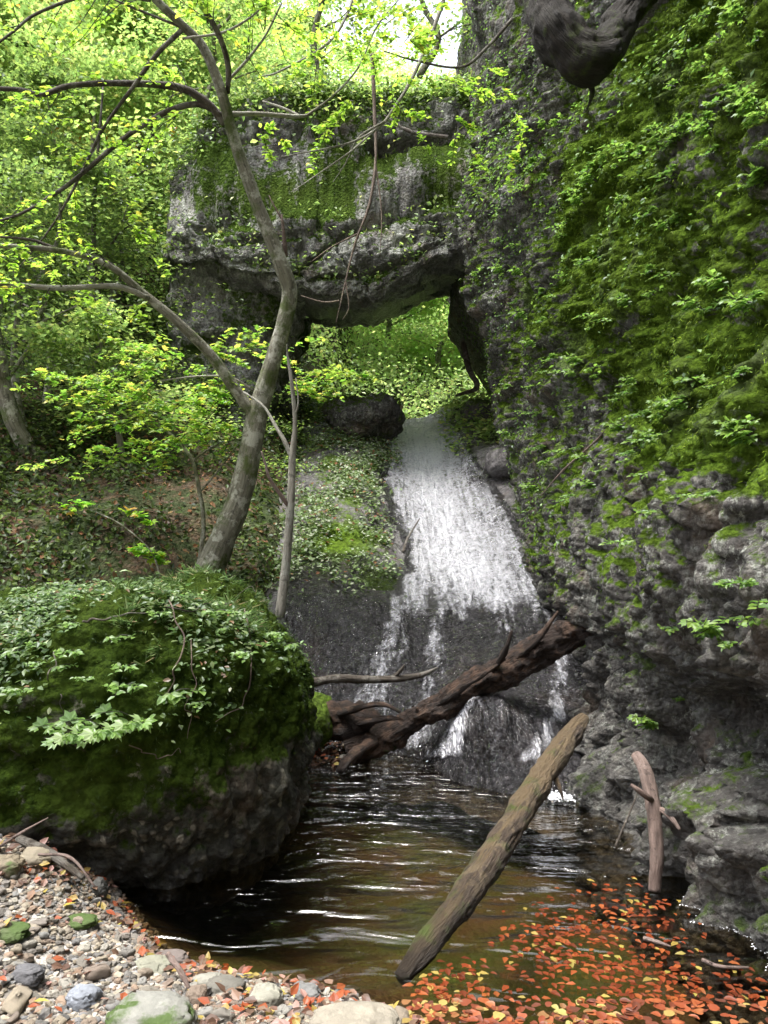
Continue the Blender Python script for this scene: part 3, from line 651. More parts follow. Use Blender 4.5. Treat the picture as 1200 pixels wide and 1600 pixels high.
rock('rock', at(566, 648, 12.6) + [0, 0, -.05], (.62, .6, .34), 'large dark rock perched left of the waterfall lip under the arch', s=500, moss=.30, disp=(.16, 1.9), wet=.3, rot=-.1, mat='cliff', ex=.95, n=(110, 150), cob=(.03, 7))
rock('rock', at(748, 372 + 280, 13.4), (.35, .4, .22), 'dark rock half hidden in ferns right of the waterfall lip', s=520, moss=.4)
rock('rock', at(842, 700, 11.2) + [-.5, 0, -.3], (.35, .7, .22), 'dark wet ledge rock between the white water and the cliff', s=525, moss=.1)
rock('rock', at(487, 1120, 6.3), (.16, .2, .15), 'mossy green lump of rock at the edge of the boulder by the pool', s=530, moss=.7, wet=.2)

# ------------------------------------------------------------------ logs and driftwood
def wood(name, pts, rad, mat, label, cat, seg=14, wob=.25, n=None, s=1, subs=(), nf=7.0, loc=None, subname='branch_stub'):
    P = np.asarray(pts); e = empty(name, P[0], label, cat)
    V, F = tube(P, rad, n, seg, wob, s, nf=nf); mesh_obj('trunk', local(e, V), F, MAT[mat], e)
    for k, (sp, sr) in enumerate(subs):
        V, F = tube(np.asarray(sp), sr, None, 8, wob, s + k + 9, nf=nf * 2); mesh_obj(subname, local(e, V), F, MAT[mat], e)
    return e
wood('fallen_log', path([(548, 1178, 6.2), (600, 1152, 6.18), (680, 1105, 6.1), (760, 1062, 6.0), (830, 1022, 5.9), (880, 998, 5.85), (925, 976, 5.8)]),
     [.115, .11, .105, .115, .12, .125, .12, .07], 'rotwood', 'thick rotting brown log lying slanted across the foot of the waterfall', 'log', 48, .42, 240, 3,
     subs=[(path([(770, 1050, 5.9), (790, 1015, 5.75), (800, 985, 5.7)]), [.035, .02, .008]),
           (path([(790, 1040, 5.9), (840, 1000, 5.75), (858, 975, 5.7), (872, 955, 5.7)]), [.035, .022, .016, .008]),
           (path([(690, 1098, 6.0), (730, 1070, 5.85), (790, 1030, 5.8)]), [.03, .03, .01]),
           (path([(585, 1160, 6.1), (550, 1180, 5.9), (530, 1205, 5.75)]), [.05, .045, .03])])
wood('stump', path([(600, 1135, 6.25), (560, 1125, 6.3), (520, 1130, 6.35), (492, 1150, 6.4)]), [.06, .15, .16, .12], 'rotwood',
     'broken root stump with a mossy back beside the thick fallen log', 'stump', 20, .5, 40, 5,
     subs=[(path([(530, 1115, 6.2), (590, 1100, 6.0), (625, 1112, 5.95)]), [.03, .02, .01]), (path([(560, 1130, 6.1), (600, 1122, 6.0), (630, 1124, 5.95)]), [.03, .025, .01])], subname='root')
wood('leaning_log', path([(628, 1527, 2.98), (690, 1450, 3.25), (745, 1375, 3.62), (800, 1290, 4.05), (850, 1210, 4.6), (890, 1150, 5.0), (912, 1122, 5.15)]),
     [.036, .056, .063, .069, .072, .076, .070, .040], 'logbark', 'long weathered log leaning out of the pool towards the foot of the cliff', 'log', 48, .22, 240, 8,
     subs=[(path([(868, 1215, 4.6), (876, 1235, 4.55), (880, 1250, 4.5)]), [.02, .012, .005])])
wood('dead_branch', path([(470, 1072, 5.9), (520, 1061, 6.0), (570, 1062, 6.1), (625, 1060, 6.2), (660, 1054, 6.25), (684, 1043, 6.3)]), [.036, .034, .03, .028, .02, .01], 'darkbark',
     'thin dead branch sticking out over the wet rock above the thick log', 'branch', 10, .2, 60, 11,
     subs=[(path([(612, 1060, 6.2), (626, 1048, 6.18), (632, 1038, 6.15)]), [.02, .015, .006])])
wood('driftwood_pole', path([(1023, 1392, 3.75), (1026, 1330, 3.78), (1020, 1260, 3.85), (1008, 1205, 3.95), (994, 1180, 4.05)]), [.030, .034, .038, .036, .028], 'drywood',
     'bleached upright stick standing in the pool against the cliff', 'stick', 12, .15, 60, 13,
     subs=[(path([(1018, 1250, 3.83), (1002, 1238, 3.8), (986, 1226, 3.8)]), [.016, .016, .008]), (path([(1020, 1262, 3.85), (1042, 1270, 3.8), (1062, 1296, 3.7)]), [.015, .017, .008])], subname='side_branch')
wood('twig', path([(962, 1322, 4.35), (975, 1290, 4.4), (992, 1250, 4.5), (1002, 1215, 4.5)]), [.007, .006, .005, .003], 'darkbark', 'slender dark twig propped against the wet cliff foot', 'twig', 6, 0, 20)
wood('twig', path([(630, 870, 8.2), (636, 850, 8.35), (655, 818, 8.6)]) + np.array([0, -.1, .05]), [.018, .014, .006], 'darkbark', 'black twig caught in the middle of the white water', 'twig', 6, .2, 20)
def flat(px, py, z=.0): return at(px, py, (EYE - z) * FPX / (py - HOR))
wood('floating_stick', [flat(1006, 1466, .01), flat(1028, 1472, .015), flat(1048, 1479, .01)], [.009, .008, .004], 'drywood', 'short pale stick floating among the orange leaves', 'stick', 6, .2, 16)
wood('floating_stick', [flat(1098, 1500, .01), flat(1125, 1510, .02), flat(1170, 1512, .01)], [.008, .008, .005], 'drywood', 'longer pale stick floating near the right frame edge', 'stick', 6, .2, 16,
     subs=[([flat(1120, 1508, .015), flat(1108, 1503, .03)], [.005, .002])])
# sticks lying on the gravel against the boulder
wood('stick', [at(28, 1310, 3.45), at(80, 1335, 3.40), at(130, 1372, 3.33)], [.024, .02, .012], 'darkbark', 'dark stick lying on the gravel under the boulder', 'stick', 8, .3, 20)
wood('stick', [at(0, 1322, 3.2), at(35, 1300, 3.3), at(75, 1278, 3.4)], [.006, .006, .003], 'drywood', 'thin pale stick on the gravel at the left frame edge', 'stick', 6, .2, 20)
wood('stick', [at(60, 1335, 3.25), at(110, 1340, 3.2), at(148, 1385, 3.15)], [.006, .007, .004], 'drywood', 'thin curved brown stick on the gravel below the dark one', 'stick', 6, .2, 20)
wood('stick', [at(262, 1490, 2.75), at(282, 1518, 2.70), at(296, 1545, 2.66)], [.011, .011, .008], 'drywood', 'short bleached stick resting on the brown stone by the water', 'stick', 8, .3, 16)

# ------------------------------------------------------------------ trees
GREEN = [(.17, .30, .03), (.24, .38, .04), (.32, .43, .06), (.10, .18, .03), (.48, .45, .06)]
GW = [4, 4, 2, 2, .4]
def tree(name, trunk, rad, label, mat='bark', group=None, slim=1.0, limbs=(), sprays=(), leafsize=.045, shape='6', cols=GREEN, wts=GW, seg=14, per=60, lm='leaf', wob=.10):
    P = np.asarray(trunk); e = empty(name, P[0], label, 'tree', group)
    V, F = tube(P, [v * slim for v in rad], None, seg, wob, len(label) % 50, nf=5); mesh_obj('trunk', local(e, V), F, MAT[mat], e)
    for k, lb in enumerate(limbs):
        pts, r = lb[0], lb[1]; mm = lb[2] if len(lb) > 2 else mat
        V, F = tube(np.asarray(pts), [v * (slim if slim == 1 else .85) for v in r], None, 8, .12, k, nf=7); mesh_obj('limb', local(e, V), F, MAT[mm], e)
    if sprays:
        pos = []; nr = []; hd = []; tw = []
        for pts, width, n, thick in sprays:
            L = smooth_path(np.asarray(pts), 40); T = np.gradient(L, axis=0); T /= np.linalg.norm(T, axis=1, keepdims=True) + 1e-9
            nt = max(3, n // 22)
            for q in range(nt):            # side twigs carrying rows of leaves
                i = RS.randint(2, 40); a = RS.choice([-1, 1]) * RS.uniform(.5, 1.2)
                t = T[i]; sd_ = np.cross(t, [0, 0, 1]); sd_ /= np.linalg.norm(sd_) + 1e-9
                d = t * math.cos(a) + sd_ * math.sin(a); d[2] += RS.normal(0, .12) ; d /= np.linalg.norm(d)
                ln = width * RS.uniform(.45, 1.1); b = L[i] + np.array([0, 0, RS.normal(0, thick)])
                mid = b + d * ln * .5 + np.array([0, 0, .03 * ln]); end = b + d * ln + np.array([0, 0, -.10 * ln])
                tw.append(tube(np.array([L[i], mid, end]), [.005, .0035, .0015], 5, 3, 0, 0))
                k = max(6, n // nt); tt = np.sort(RS.uniform(.15, 1.02, k))[:, None]
                pp = L[i] * (1 - tt) ** 2 + 2 * mid * tt * (1 - tt) + end * tt ** 2
                sgn = np.where(np.arange(k) % 2 == 0, 1., -1.)[:, None]; w2 = np.cross(d, [0, 0, 1]); w2 /= np.linalg.norm(w2) + 1e-9
                pos.append(pp + RS.normal(0, .012, (k, 3))); hd.append(d * .7 + sgn * w2 * .8); nr.append(np.tile([0, -.15, 1.], (k, 1)))
        tw = merge(tw)
        pos = np.vstack(pos); cl = 1 + .25 * vn(pos, 1.3, 9)
        leaf_obj('foliage', pos, np.vstack(nr), leafsize, MAT[lm], cols, wts, shape, e, np.vstack(hd), .32, .12, cl, twigs=tw)
    return e
D0 = 7.3
main_tr = path([(322, 900, 7.45), (345, 850, 7.4), (378, 765, 7.35), (402, 650, 7.3), (428, 560, 7.2), (452, 465, 7.1), (440, 415, 7.0), (402, 320, 6.85), (365, 215, 6.7), (345, 140, 6.55), (318, 75, 6.45), (285, 40, 6.35), (235, -10, 6.2), (200, -60, 6.1)])
BR = (.13, .12, .09)
main_limbs = [
 (path([(398, 652, 7.3), (365, 605, 7.2), (325, 550, 7.05), (270, 497, 6.9), (225, 460, 6.8), (170, 415, 6.6), (95, 392, 6.4), (0, 384, 6.2), (-60, 380, 6.1)]), [.075, .062, .052, .045, .032, .026, .018]),
 (path([(232, 466, 6.8), (200, 452, 6.7), (170, 447, 6.6), (90, 450, 6.4), (0, 443, 6.2), (-60, 440, 6.1)]), [.030, .032, .028, .024, .022], 'palebark'),
 (path([(85, 388, 6.4), (50, 375, 6.35), (0, 370, 6.3)]), [.018, .015, .010], 'darkbark'),
 (path([(352, 192, 6.7), (320, 158, 6.6), (275, 136, 6.5), (185, 130, 6.3), (110, 134, 6.1), (65, 148, 6.0), (30, 140, 5.9), (-40, 138, 5.8)]), [.045, .040, .033, .026, .023, .020, .018], 'darkbark'),
 (path([(345, 180, 6.65), (310, 163, 6.6), (260, 175, 6.5), (195, 215, 6.4), (130, 270, 6.3), (90, 300, 6.2), (30, 335, 6.1), (-30, 352, 6.0)]), [.030, .028, .026, .022, .019, .014, .009], 'darkbark'),
 (path([(283, 48, 6.35), (245, 85, 6.3), (205, 140, 6.3), (165, 195, 6.35), (145, 235, 6.4)]), [.022, .022, .018, .014, .010], 'darkbark'),
 (path([(160, 200, 6.35), (120, 285, 6.4), (80, 355, 6.5), (20, 430, 6.6)]), [.016, .014, .010, .005], 'darkbark'),
 (path([(356, 145, 6.6), (356, 100, 6.4), (340, 50, 6.2), (308, -5, 6.0), (290, -60, 5.9)]), [.024, .028, .028, .026, .024], 'darkbark'),
 (path([(360, 122, 6.6), (385, 95, 6.5), (415, 55, 6.4), (440, 5, 6.3)]), [.015, .014, .011, .008], 'palebark'),
 (path([(285, 60, 6.35), (350, 50, 6.3), (400, 20, 6.2), (420, -10, 6.1)]), [.012, .012, .01, .006], 'palebark'),
 (path([(362, 178, 6.75), (405, 178, 6.9), (465, 182, 7.1), (488, 178, 7.2)]), [.026, .024, .022, .014], 'palebark'),
 (path([(470, 182, 7.1), (440, 168, 7.15), (410, 158, 7.2)]), [.016, .014, .008], 'palebark'),
 (path([(480, 180, 7.15), (520, 150, 7.2), (560, 105, 7.3), (590, 40, 7.3), (640, -20, 7.3)]), [.014, .012, .011, .009, .006]),
 (path([(446, 400, 7.0), (444, 370, 6.95), (440, 335, 6.9)]), [.03, .022, .012], 'drywood'),
 (path([(442, 345, 6.92), (430, 325, 6.9), (420, 305, 6.88)]), [.012, .010, .005], 'drywood'),
 (path([(235, 0, 6.2), (150, -10, 6.1), (60, 20, 6.0), (20, 50, 5.9), (-20, 80, 5.8)]), [.02, .018, .014, .012, .01], 'darkbark'),
 (path([(290, 45, 6.35), (240, 25, 6.3), (180, 0, 6.2), (150, -20, 6.2)]), [.014, .012, .01, .008], 'darkbark'),
]
sp = []
def S(pts, w_=.5, n=160, th=.06): sp.append((path(pts), w_, n, th))
for a in [[(330, 160, 6.6), (200, 130, 6.3), (60, 145, 6)], [(300, 165, 6.5), (150, 260, 6.3), (0, 340, 6)], [(240, 0, 6.2), (100, 0, 6), (0, 60, 5.9)],
          [(340, 60, 6.2), (300, 0, 6)], [(380, 100, 6.5), (430, 20, 6.3)], [(170, 200, 6.3), (60, 380, 6.5)], [(400, 60, 6.6), (520, 30, 6.9), (600, 40, 7)], [(480, 100, 7), (560, 90, 7.1), (650, 60, 7.2)], [(200, 420, 6.6), (100, 395, 6.4), (0, 390, 6.2)],
          [(180, 440, 6.6), (60, 450, 6.3), (0, 440, 6.2)]]: S(a, .55, 260, .12)
for a in [[(395, 170, 6.8), (420, 240, 6.8), (430, 310, 6.8)], [(400, 200, 6.8), (440, 215, 6.9)]]: S(a, .22, 60, .05)
S([(120, 330, 6.5), (200, 350, 6.5), (240, 400, 6.6)], .35, 150, .10); S([(60, 470, 6.5), (150, 480, 6.6), (220, 500, 6.7)], .4, 150, .08)
tree('beech_tree', main_tr, [.19, .16, .14, .125, .098, .088, .088, .072, .062, .056, .048, .042, .038, .034], 'forked leaning tree with mottled grey bark rising in front of the rock arch', 'bark',
     slim=.80, limbs=main_limbs, sprays=sp, leafsize=.055, shape='6', seg=24, cols=GREEN, wts=[3, 4, 3, 1, .5])
# pale dead-looking sapling
tree('sapling', path([(437, 965, 6.95), (447, 880, 6.95), (454, 790, 6.9), (457, 715, 6.9), (461, 660, 6.85), (456, 600, 6.8), (450, 560, 6.8), (448, 538, 6.75)]), [.046, .04, .036, .032, .02, .017, .012, .005],
     'slender pale bare sapling in front of the planted rock slope beside the waterfall', 'palebark',
     limbs=[(path([(455, 715, 6.9), (445, 690, 6.9), (430, 665, 6.95), (412, 635, 7.0), (380, 612, 7.1)]), [.022, .02, .016, .012, .008]),
            (path([(452, 792, 6.9), (436, 770, 6.85), (420, 745, 6.8), (414, 722, 6.8), (408, 705, 6.8)]), [.020, .018, .014, .011, .006], 'drywood'),
            (path([(458, 655, 6.85), (466, 630, 6.8), (462, 590, 6.8)]), [.01, .008, .004])], seg=12)
# young maple with layered bright sprays
sp = []
for a in [[(385, 600, 7.6), (300, 590, 7.5), (200, 595, 7.3), (90, 600, 7.1)], [(350, 640, 7.6), (260, 650, 7.4), (150, 655, 7.2)], [(330, 600, 7.6), (250, 560, 7.5), (160, 580, 7.4)],
          [(340, 700, 7.6), (260, 700, 7.4), (110, 715, 7.2)], [(400, 640, 7.5), (330, 620, 7.4), (250, 640, 7.2)], [(300, 660, 7.7), (220, 620, 7.7), (130, 625, 7.6)], [(300, 560, 7.8), (360, 545, 7.8), (440, 560, 7.8)], [(420, 600, 7.2), (470, 600, 7.3), (510, 590, 7.4)],
          [(400, 690, 7.5), (320, 670, 7.4), (260, 690, 7.3)]]: S(a, .58, 400, .07)
tree('maple_sapling', path([(308, 905, 7.6), (318, 820, 7.6), (312, 770, 7.6), (298, 715, 7.6), (262, 675, 7.6), (215, 648, 7.5)]), [.022, .022, .02, .018, .014, .008],
     'young maple with layered bright yellow-green sprays left of the big trunk', 'bark',
     limbs=[(path([(300, 720, 7.6), (340, 695, 7.6), (400, 680, 7.6)]), [.01, .008, .005]), (path([(396, 610, 7.5), (360, 590, 7.4), (310, 588, 7.3), (250, 595, 7.2)]), [.012, .012, .009, .005], 'palebark'),
            (path([(312, 770, 7.6), (345, 730, 7.6), (375, 690, 7.6)]), [.01, .008, .005])], sprays=sp, leafsize=.052, shape='m', seg=10, cols=[(.16, .32, .04), (.24, .37, .05), (.34, .42, .06), (.42, .38, .07)], wts=[4, 4, 2, .8])
sp = []
for a in [[(200, 830, 7.0), (240, 810, 6.9), (200, 800, 6.8)], [(180, 870, 6.8), (230, 850, 6.7)], [(70, 780, 7.6), (140, 790, 7.6)], [(190, 860, 6.9), (250, 870, 6.9)]]: S(a, .2, 50, .03)
tree('maple_seedling', path([(250, 900, 6.8), (235, 860, 6.85), (190, 820, 6.9), (150, 800, 7.2)]), [.008, .007, .006, .004], 'small maple seedling with a few bright leaves rising behind the boulder', 'bark', sprays=sp, leafsize=.06, shape='m', seg=6, cols=[(.16, .36, .03), (.30, .44, .04), (.5, .3, .06)], wts=[4, 3, .6])

# branches hanging in front of the arch
sp = []
for a in [[(560, 30, 7.5), (610, 130, 7.6), (640, 200, 7.7)], [(640, 100, 7.8), (700, 130, 7.9), (760, 170, 8)], [(700, 60, 8), (640, 60, 7.8), (560, 60, 7.6)], [(660, 130, 7.8), (720, 200, 8), (740, 250, 8)], [(520, 60, 7.4), (480, 120, 7.5)], [(560, 150, 7.6), (500, 210, 7.6)], [(430, 40, 7.5), (560, 20, 7.6), (680, 20, 7.8)], [(760, 100, 8), (810, 190, 8), (800, 260, 8)]]: S(a, .42, 170, .08)
tree('overhanging_tree', path([(720, -120, 8.2), (700, -40, 8.1), (690, 10, 8.0), (650, 110, 7.9), (615, 170, 7.8), (590, 200, 7.7), (540, 225, 7.6), (440, 245, 7.5)]), [.03, .026, .022, .019, .016, .013, .010, .005],
     'thin overhanging tree limb with bright leaves drooping before the top of the arch', 'palebark',
     limbs=[(path([(590, 200, 7.7), (550, 235, 7.6), (500, 270, 7.5), (455, 300, 7.4)]), [.012, .01, .007, .004]), (path([(600, 190, 7.7), (560, 215, 7.65), (540, 255, 7.6), (520, 285, 7.6)]), [.01, .008, .006, .003]),
            (path([(560, -20, 7.6), (520, 60, 7.5), (440, 110, 7.4), (405, 120, 7.3)]), [.014, .012, .009, .005]), (path([(800, 30, 8.0), (760, 75, 8.0), (720, 105, 8.0), (650, 95, 8.0), (600, 80, 8)]), [.02, .017, .014, .01, .006], 'darkbark')],
     sprays=sp, leafsize=.06, shape='6', seg=8, cols=GREEN, wts=[4, 5, 2, 1, .3])
wood('hanging_vine', path([(582, 85, 9.6), (585, 170, 9.6), (587, 250, 9.55), (577, 320, 9.5), (555, 380, 9.5), (540, 440, 9.5), (525, 505, 9.5)]), [.030, .022, .019, .018, .015, .011, .005], 'vinebark',
     'brown dead stem hanging in front of the arch face', 'vine', 8, .25, 90, 2,
     subs=[(path([(586, 250, 9.55), (596, 330, 9.5), (594, 400, 9.5)]), [.012, .009, .004]), (path([(560, 365, 9.5), (520, 385, 9.5), (485, 410, 9.5)]), [.012, .01, .005]),
           (path([(530, 470, 9.5), (505, 472, 9.5), (470, 462, 9.5)]), [.012, .01, .005]), (path([(540, 440, 9.5), (545, 480, 9.5), (535, 500, 9.5)]), [.01, .007, .003])], subname='side_vine')
wood('bare_branch', path([(840, 330, 6.9), (800, 385, 9.0), (700, 215, 10.2), (640, 205, 10.3), (600, 180, 10.4)])[2:], [.03, .025, .01], 'darkbark', 'dark bare branch over the crevice in the arch face', 'branch', 6, .2, 30)
wood('cliff_root', path([(845, 775, 6.5), (880, 735, 6.0), (930, 690, 5.5), (945, 672, 5.3)]), [.005, .008, .008, .004], 'drywood', 'thin brown root trailing down the cliff below the moss', 'root', 6, .2, 30)
wood('crooked_sapling', path([(722, 530, 13.5), (732, 575, 13.4), (745, 605, 13.2), (712, 618, 13.1)]), [.05, .055, .05, .02], 'darkbark', 'dark crooked sapling standing under the right side of the arch opening', 'sapling', 7, .2, 30)
# the big dark root overhead at the top right
wood('overhanging_root', path([(838, -60, 5.2), (852, 10, 5.1), (872, 60, 5.0), (908, 96, 5.0), (945, 80, 5.1), (968, 35, 5.2), (1000, -10, 5.3), (1030, -60, 5.5)]),
     [.15, .15, .155, .15, .12, .105, .11, .12], 'rootbark', 'massive dark U-shaped tree root overhanging the cliff at the top', 'root', 48, .34, 160, 21,
     subs=[(path([(905, 100, 5.0), (925, 140, 5.2), (918, 170, 5.5)]), [.035, .02, .006]), (path([(862, 30, 5.05), (848, 70, 5.2), (852, 110, 5.5)]), [.03, .018, .005])], nf=3.5)

# woodland trees
def big_tree(base, h, r, crown_r, nl, label, cols, wts, lean=(0, 0), group='woodland trees on the slopes', crown_from=.35, ls=.10, name='woodland_tree', mat='bark', limbs_n=11):
    base = np.array(base, float); e = empty(name, base, label, 'tree', group)
    top = np.array([lean[0], lean[1], h]); ks = np.linspace(0, 1, 6)
    T = np.stack([k * top + np.array([RS.normal(0, .12) * (k > 0), RS.normal(0, .12) * (k > 0), 0]) for k in ks])
    tubes = [tube(T, [r, r * .85, r * .7, r * .55, r * .35, r * .12], 30, 9, .15, 1)]; pos = []; hd = []; nr = []
    for k in range(limbs_n):
        f = crown_from + (1 - crown_from) * (k + RS.uniform(0, 1)) / limbs_n; f = min(f, .98)
        s0 = np.array([np.interp(f, ks, T[:, c]) for c in range(3)]); a = k * 2.4 + RS.uniform(-.4, .4)
        ln = crown_r * (1.15 - .75 * (f - crown_from) / (1 - crown_from)) * RS.uniform(.7, 1.1)
        d = np.array([math.cos(a), math.sin(a), RS.uniform(.1, .5)])
        pts = np.array([s0, s0 + d * ln * .5 + [0, 0, .05 * ln], s0 + d * ln + [0, 0, .02 * ln]])
        tubes.append(tube(pts, [r * .35 * (1.2 - f), r * .22 * (1.2 - f), .008], 10, 5))
        for q in range(6):             # flat sprays along the limb
            t = RS.uniform(.3, 1.05); c = pts[0] * (1 - t) + pts[2] * t + RS.normal(0, .16 * ln, 3) * [1, 1, .6]
            n = max(4, int(nl / (limbs_n * 6) * RS.uniform(.5, 1.5))); rr = .30 * ln * RS.uniform(.6, 1.2)
            p = c + RS.normal(0, 1, (n, 3)) * [rr, rr, rr * .28]
            p[:, 2] -= .25 * np.hypot(p[:, 0] - c[0], p[:, 1] - c[1])
            pos.append(p); o = p - s0; hd.append(o / (np.linalg.norm(o, axis=1, keepdims=True) + 1e-6)); nr.append(np.tile([0, 0, 1.], (n, 1)))
    V, F = merge(tubes); mesh_obj('trunk', V, F, MAT[mat], e)
    pos = np.vstack(pos); hd = np.vstack(hd); nr = np.vstack(nr)
    V, Fq, idx = leaves(pos, nr, ls, '4', hd, .45, .2)
    mesh_obj('crown', V, Fq, MAT['leaf'], e, smooth=False, tint=tints(len(pos), cols, wts, .2, 1 + .2 * vn(pos + base, .9, 4))[idx])
    return e
LG = [(.22, .33, .085), (.30, .40, .11), (.14, .23, .06), (.38, .40, .12)]; LW = [4, 4, 2, 1]
DG = [(.10, .16, .04), (.16, .23, .05), (.07, .11, .03)]; DW = [3, 3, 2]
OR = [(.20, .30, .04), (.40, .26, .04), (.50, .16, .03), (.30, .36, .05)]; OW = [4, 2, 1, 2]
spots = [ # px, depth, height, crown radius, leaves, colours, label
 (15, 12.5, 9, 2.4, 9000, LG, LW, 'dark straight trunk', 'straight dark-trunked woodland tree at the upper left frame edge'),
 (150, 14.0, 10, 2.6, 9000, LG, LW, '', 'leafy woodland tree left of the rock arch, nearest its end'),
 (60, 17.0, 13, 3.0, 10000, OR, OW, '', 'woodland tree with patches of orange autumn leaves at the upper left'),
 (235, 18.5, 13, 3.0, 10000, LG, LW, '', 'tall light-green tree rising just behind the left end of the arch'),
 (-80, 15, 12, 3.2, 9000, LG, LW, '', 'bushy light-green tree cut by the left frame edge'),
 (120, 22, 16, 3.6, 10000, LG, LW, '', 'high pale-green tree far up the left slope'),
 (300, 23, 14, 3.4, 9000, LG, LW, '', 'far light-green tree above the left shoulder of the arch'),
 (-20, 24, 17, 3.8, 9000, LG, LW, '', 'far tree filling the upper left corner'),
 (400, 20, 11, 2.6, 7000, LG, LW, '', 'thin-crowned tree behind the arch below the sky gap'),
 (70, 10.5, 4.2, 1.6, 5000, DG, DW, '', 'low dark-green understorey tree on the left slope'),
 (190, 9.6, 1.7, .9, 2600, LG, LW, '', 'small leafy understorey tree behind the young maple'),
 (-60, 9.0, 4.0, 1.5, 4000, DG, DW, '', 'dark understorey tree at the left frame edge above the boulder'),
]
for px, Yd, h, cr, nl, c_l, c_w, _, lab in spots:
    x = (px - 600) / FPX * Yd; h = min(h, EYE + .733 * Yd + .6 - on_ground(x, Yd))
    big_tree((x, Yd, on_ground(x, Yd) - .1), h, .13 if h > 6 else .05, cr, int(nl * 2.9), lab, c_l, c_w, (RS.normal(0, .5), RS.normal(0, .3)), ls=.098 if Yd > 11 else .065, mat='darkbark' if px in (15, 150) else 'palebark', crown_from=.22 if h < 6 else .3)
# trees seen through and above the arch
TG = [(.38, .54, .16), (.46, .60, .20), (.30, .46, .13), (.56, .60, .22)]  # paler leaf tints: distant haze and brightness put into the colour
for px, Yd, h, cr, nl, c_l, c_w, lab in [
 (520, 19, 3.6, 1.6, 7000, LG, LW, 'bright leafy tree through the left of the arch opening'),
 (600, 23, 5.5, 2.2, 9000, LG, LW, 'rounded light-green tree in the middle of the arch opening'),
 (690, 21, 4.5, 1.9, 8000, LG, LW, 'light-green tree through the right of the arch opening'),
 (560, 29, 8, 3.0, 9000, LG, LW, 'farther green tree on the slope through the arch opening'),
 (650, 31, 9, 3.2, 9000, LG, LW, 'farthest pale tree seen at the top of the arch opening'),
 (500, 27, 9, 2.8, 8000, LG, LW, 'tree on the far slope near the left jamb of the arch'),
 (745, 27, 8, 2.8, 8000, DG, DW, 'darker tree on the far slope near the right jamb of the arch')]:
    x = (px - 600) / FPX * Yd
    big_tree((x, Yd, on_ground(x, Yd) - .1), h, .09, cr, int(nl * 1.6), lab, TG if c_l is LG else LG, LW, ls=.12, group='trees seen through the arch', crown_from=.12)
# trees rooted on top of the arch and the cliff
for px, py, Yd, h, cr, nl, lab in [(500, 105, 12.3, 3.0, 1.1, 3000, 'small tree growing on top of the arch left of its middle'), (655, 95, 12.4, 3.2, .7, 1400, 'tree stem rising from the middle of the arch top'), (330, 180, 12.0, 2.4, 1.2, 3600, 'bushy tree spilling over the left shoulder of the arch'), (760, 90, 12.0, 2.5, .8, 1600, 'sparse tree at the right end of the arch top')]:
    p = at(px, py, Yd); big_tree(p - [0, 0, .25], h, .06, cr, nl, lab, LG, LW, ls=.07, group='trees on top of the arch', crown_from=.2, limbs_n=8)
# the two crooked trunks at the far left
for pts, r, lab in [([(70, 770, 9.2), (50, 715, 9.1), (22, 660, 9.0), (6, 600, 9.0), (0, 560, 8.9), (-20, 470, 8.8)], [.13, .11, .10, .085, .08, .06], 'crooked mossy trunk curving out of the left slope at the frame edge'),
                    ([(48, 745, 9.6), (45, 690, 9.6), (30, 640, 9.6), (22, 560, 9.6), (30, 470, 9.6)], [.06, .055, .05, .045, .03], 'thinner dark trunk just behind the crooked mossy one')]:
    e = empty('crooked_tree', at(*pts[0]), lab, 'tree'); V, F = tube(path(pts), r, 60, 12, .15, 4); mesh_obj('trunk', local(e, V), F, MAT['bark'], e)
    V, F = tube(path([pts[3], (pts[3][0] + 40, pts[3][1] - 60, pts[3][2]), (pts[3][0] + 60, pts[3][1] - 120, pts[3][2] - .2)]), [.03, .02, .008], 16, 6); mesh_obj('limb', local(e, V), F, MAT['bark'], e)
for px, Yd, r, lab in [(38, 13, .07, 'pale thin trunk on the slope at the far left'), (140, 12.6, .07, 'pale thin trunk on the slope left of the pier'), (150, 10.8, .045, 'dark thin trunk between the pale trunks and the big tree')]:
    x = (px - 600) / FPX * Yd; z = on_ground(x, Yd)
    e = empty('thin_tree', (x, Yd, z), lab, 'tree'); V, F = tube(np.array([[0, 0, -.1], [.05, 0, 1.2], [-.05, .05, 2.6], [.1, 0, 4.5]]), [r, r * .85, r * .7, r * .3], 40, 8, .1); mesh_obj('trunk', V, F, MAT['palebark' if 'pale thin' in lab else 'darkbark'], e)
    V, F = tube(np.array([[0, 0, 1.8], [.3, -.1, 2.3], [.6, -.2, 2.5]]), [r * .4, r * .3, .006], 12, 6); mesh_obj('limb', V, F, MAT['darkbark'], e)

# ------------------------------------------------------------------ ground cover (uncountable)
def scatter(P, N, mask, n, minz=-9):
    w_ = np.clip(mask, 0, None); w_ = w_ / w_.sum(); i = RS.choice(len(P), n, p=w_)
    return P[i] + RS.normal(0, .02, (n, 3)), N[i]
area = np.gradient(xs)[:, None] * np.gradient(ys)[None, :]; area = area.ravel()
TNn = gridN(TP, len(xs), len(ys)); TNn *= np.sign(TNn[:, 2:3])
inview = (np.abs(X / np.maximum(Y_, .1)) < .6) & (Y_ > 6.3) & (Y_ < 34)
cov = np.clip(fbm(TP, .9, 4, 44) + .6, 0.05, 1.3)
mk = area * inview * cov * ((X < -.8) | (Y_ > 14)) / np.maximum(Y_, 6) ** 1.1
pos, nn = scatter(TP, TNn, mk, 150000)
pos[:, 2] += np.abs(RS.normal(0, .09, len(pos))) * np.clip(1 + vn(pos, 1.3, 3), .1, 2)
UG = [(.035, .055, .012), (.06, .095, .02), (.10, .145, .028), (.02, .032, .010), (.07, .042, .02)]
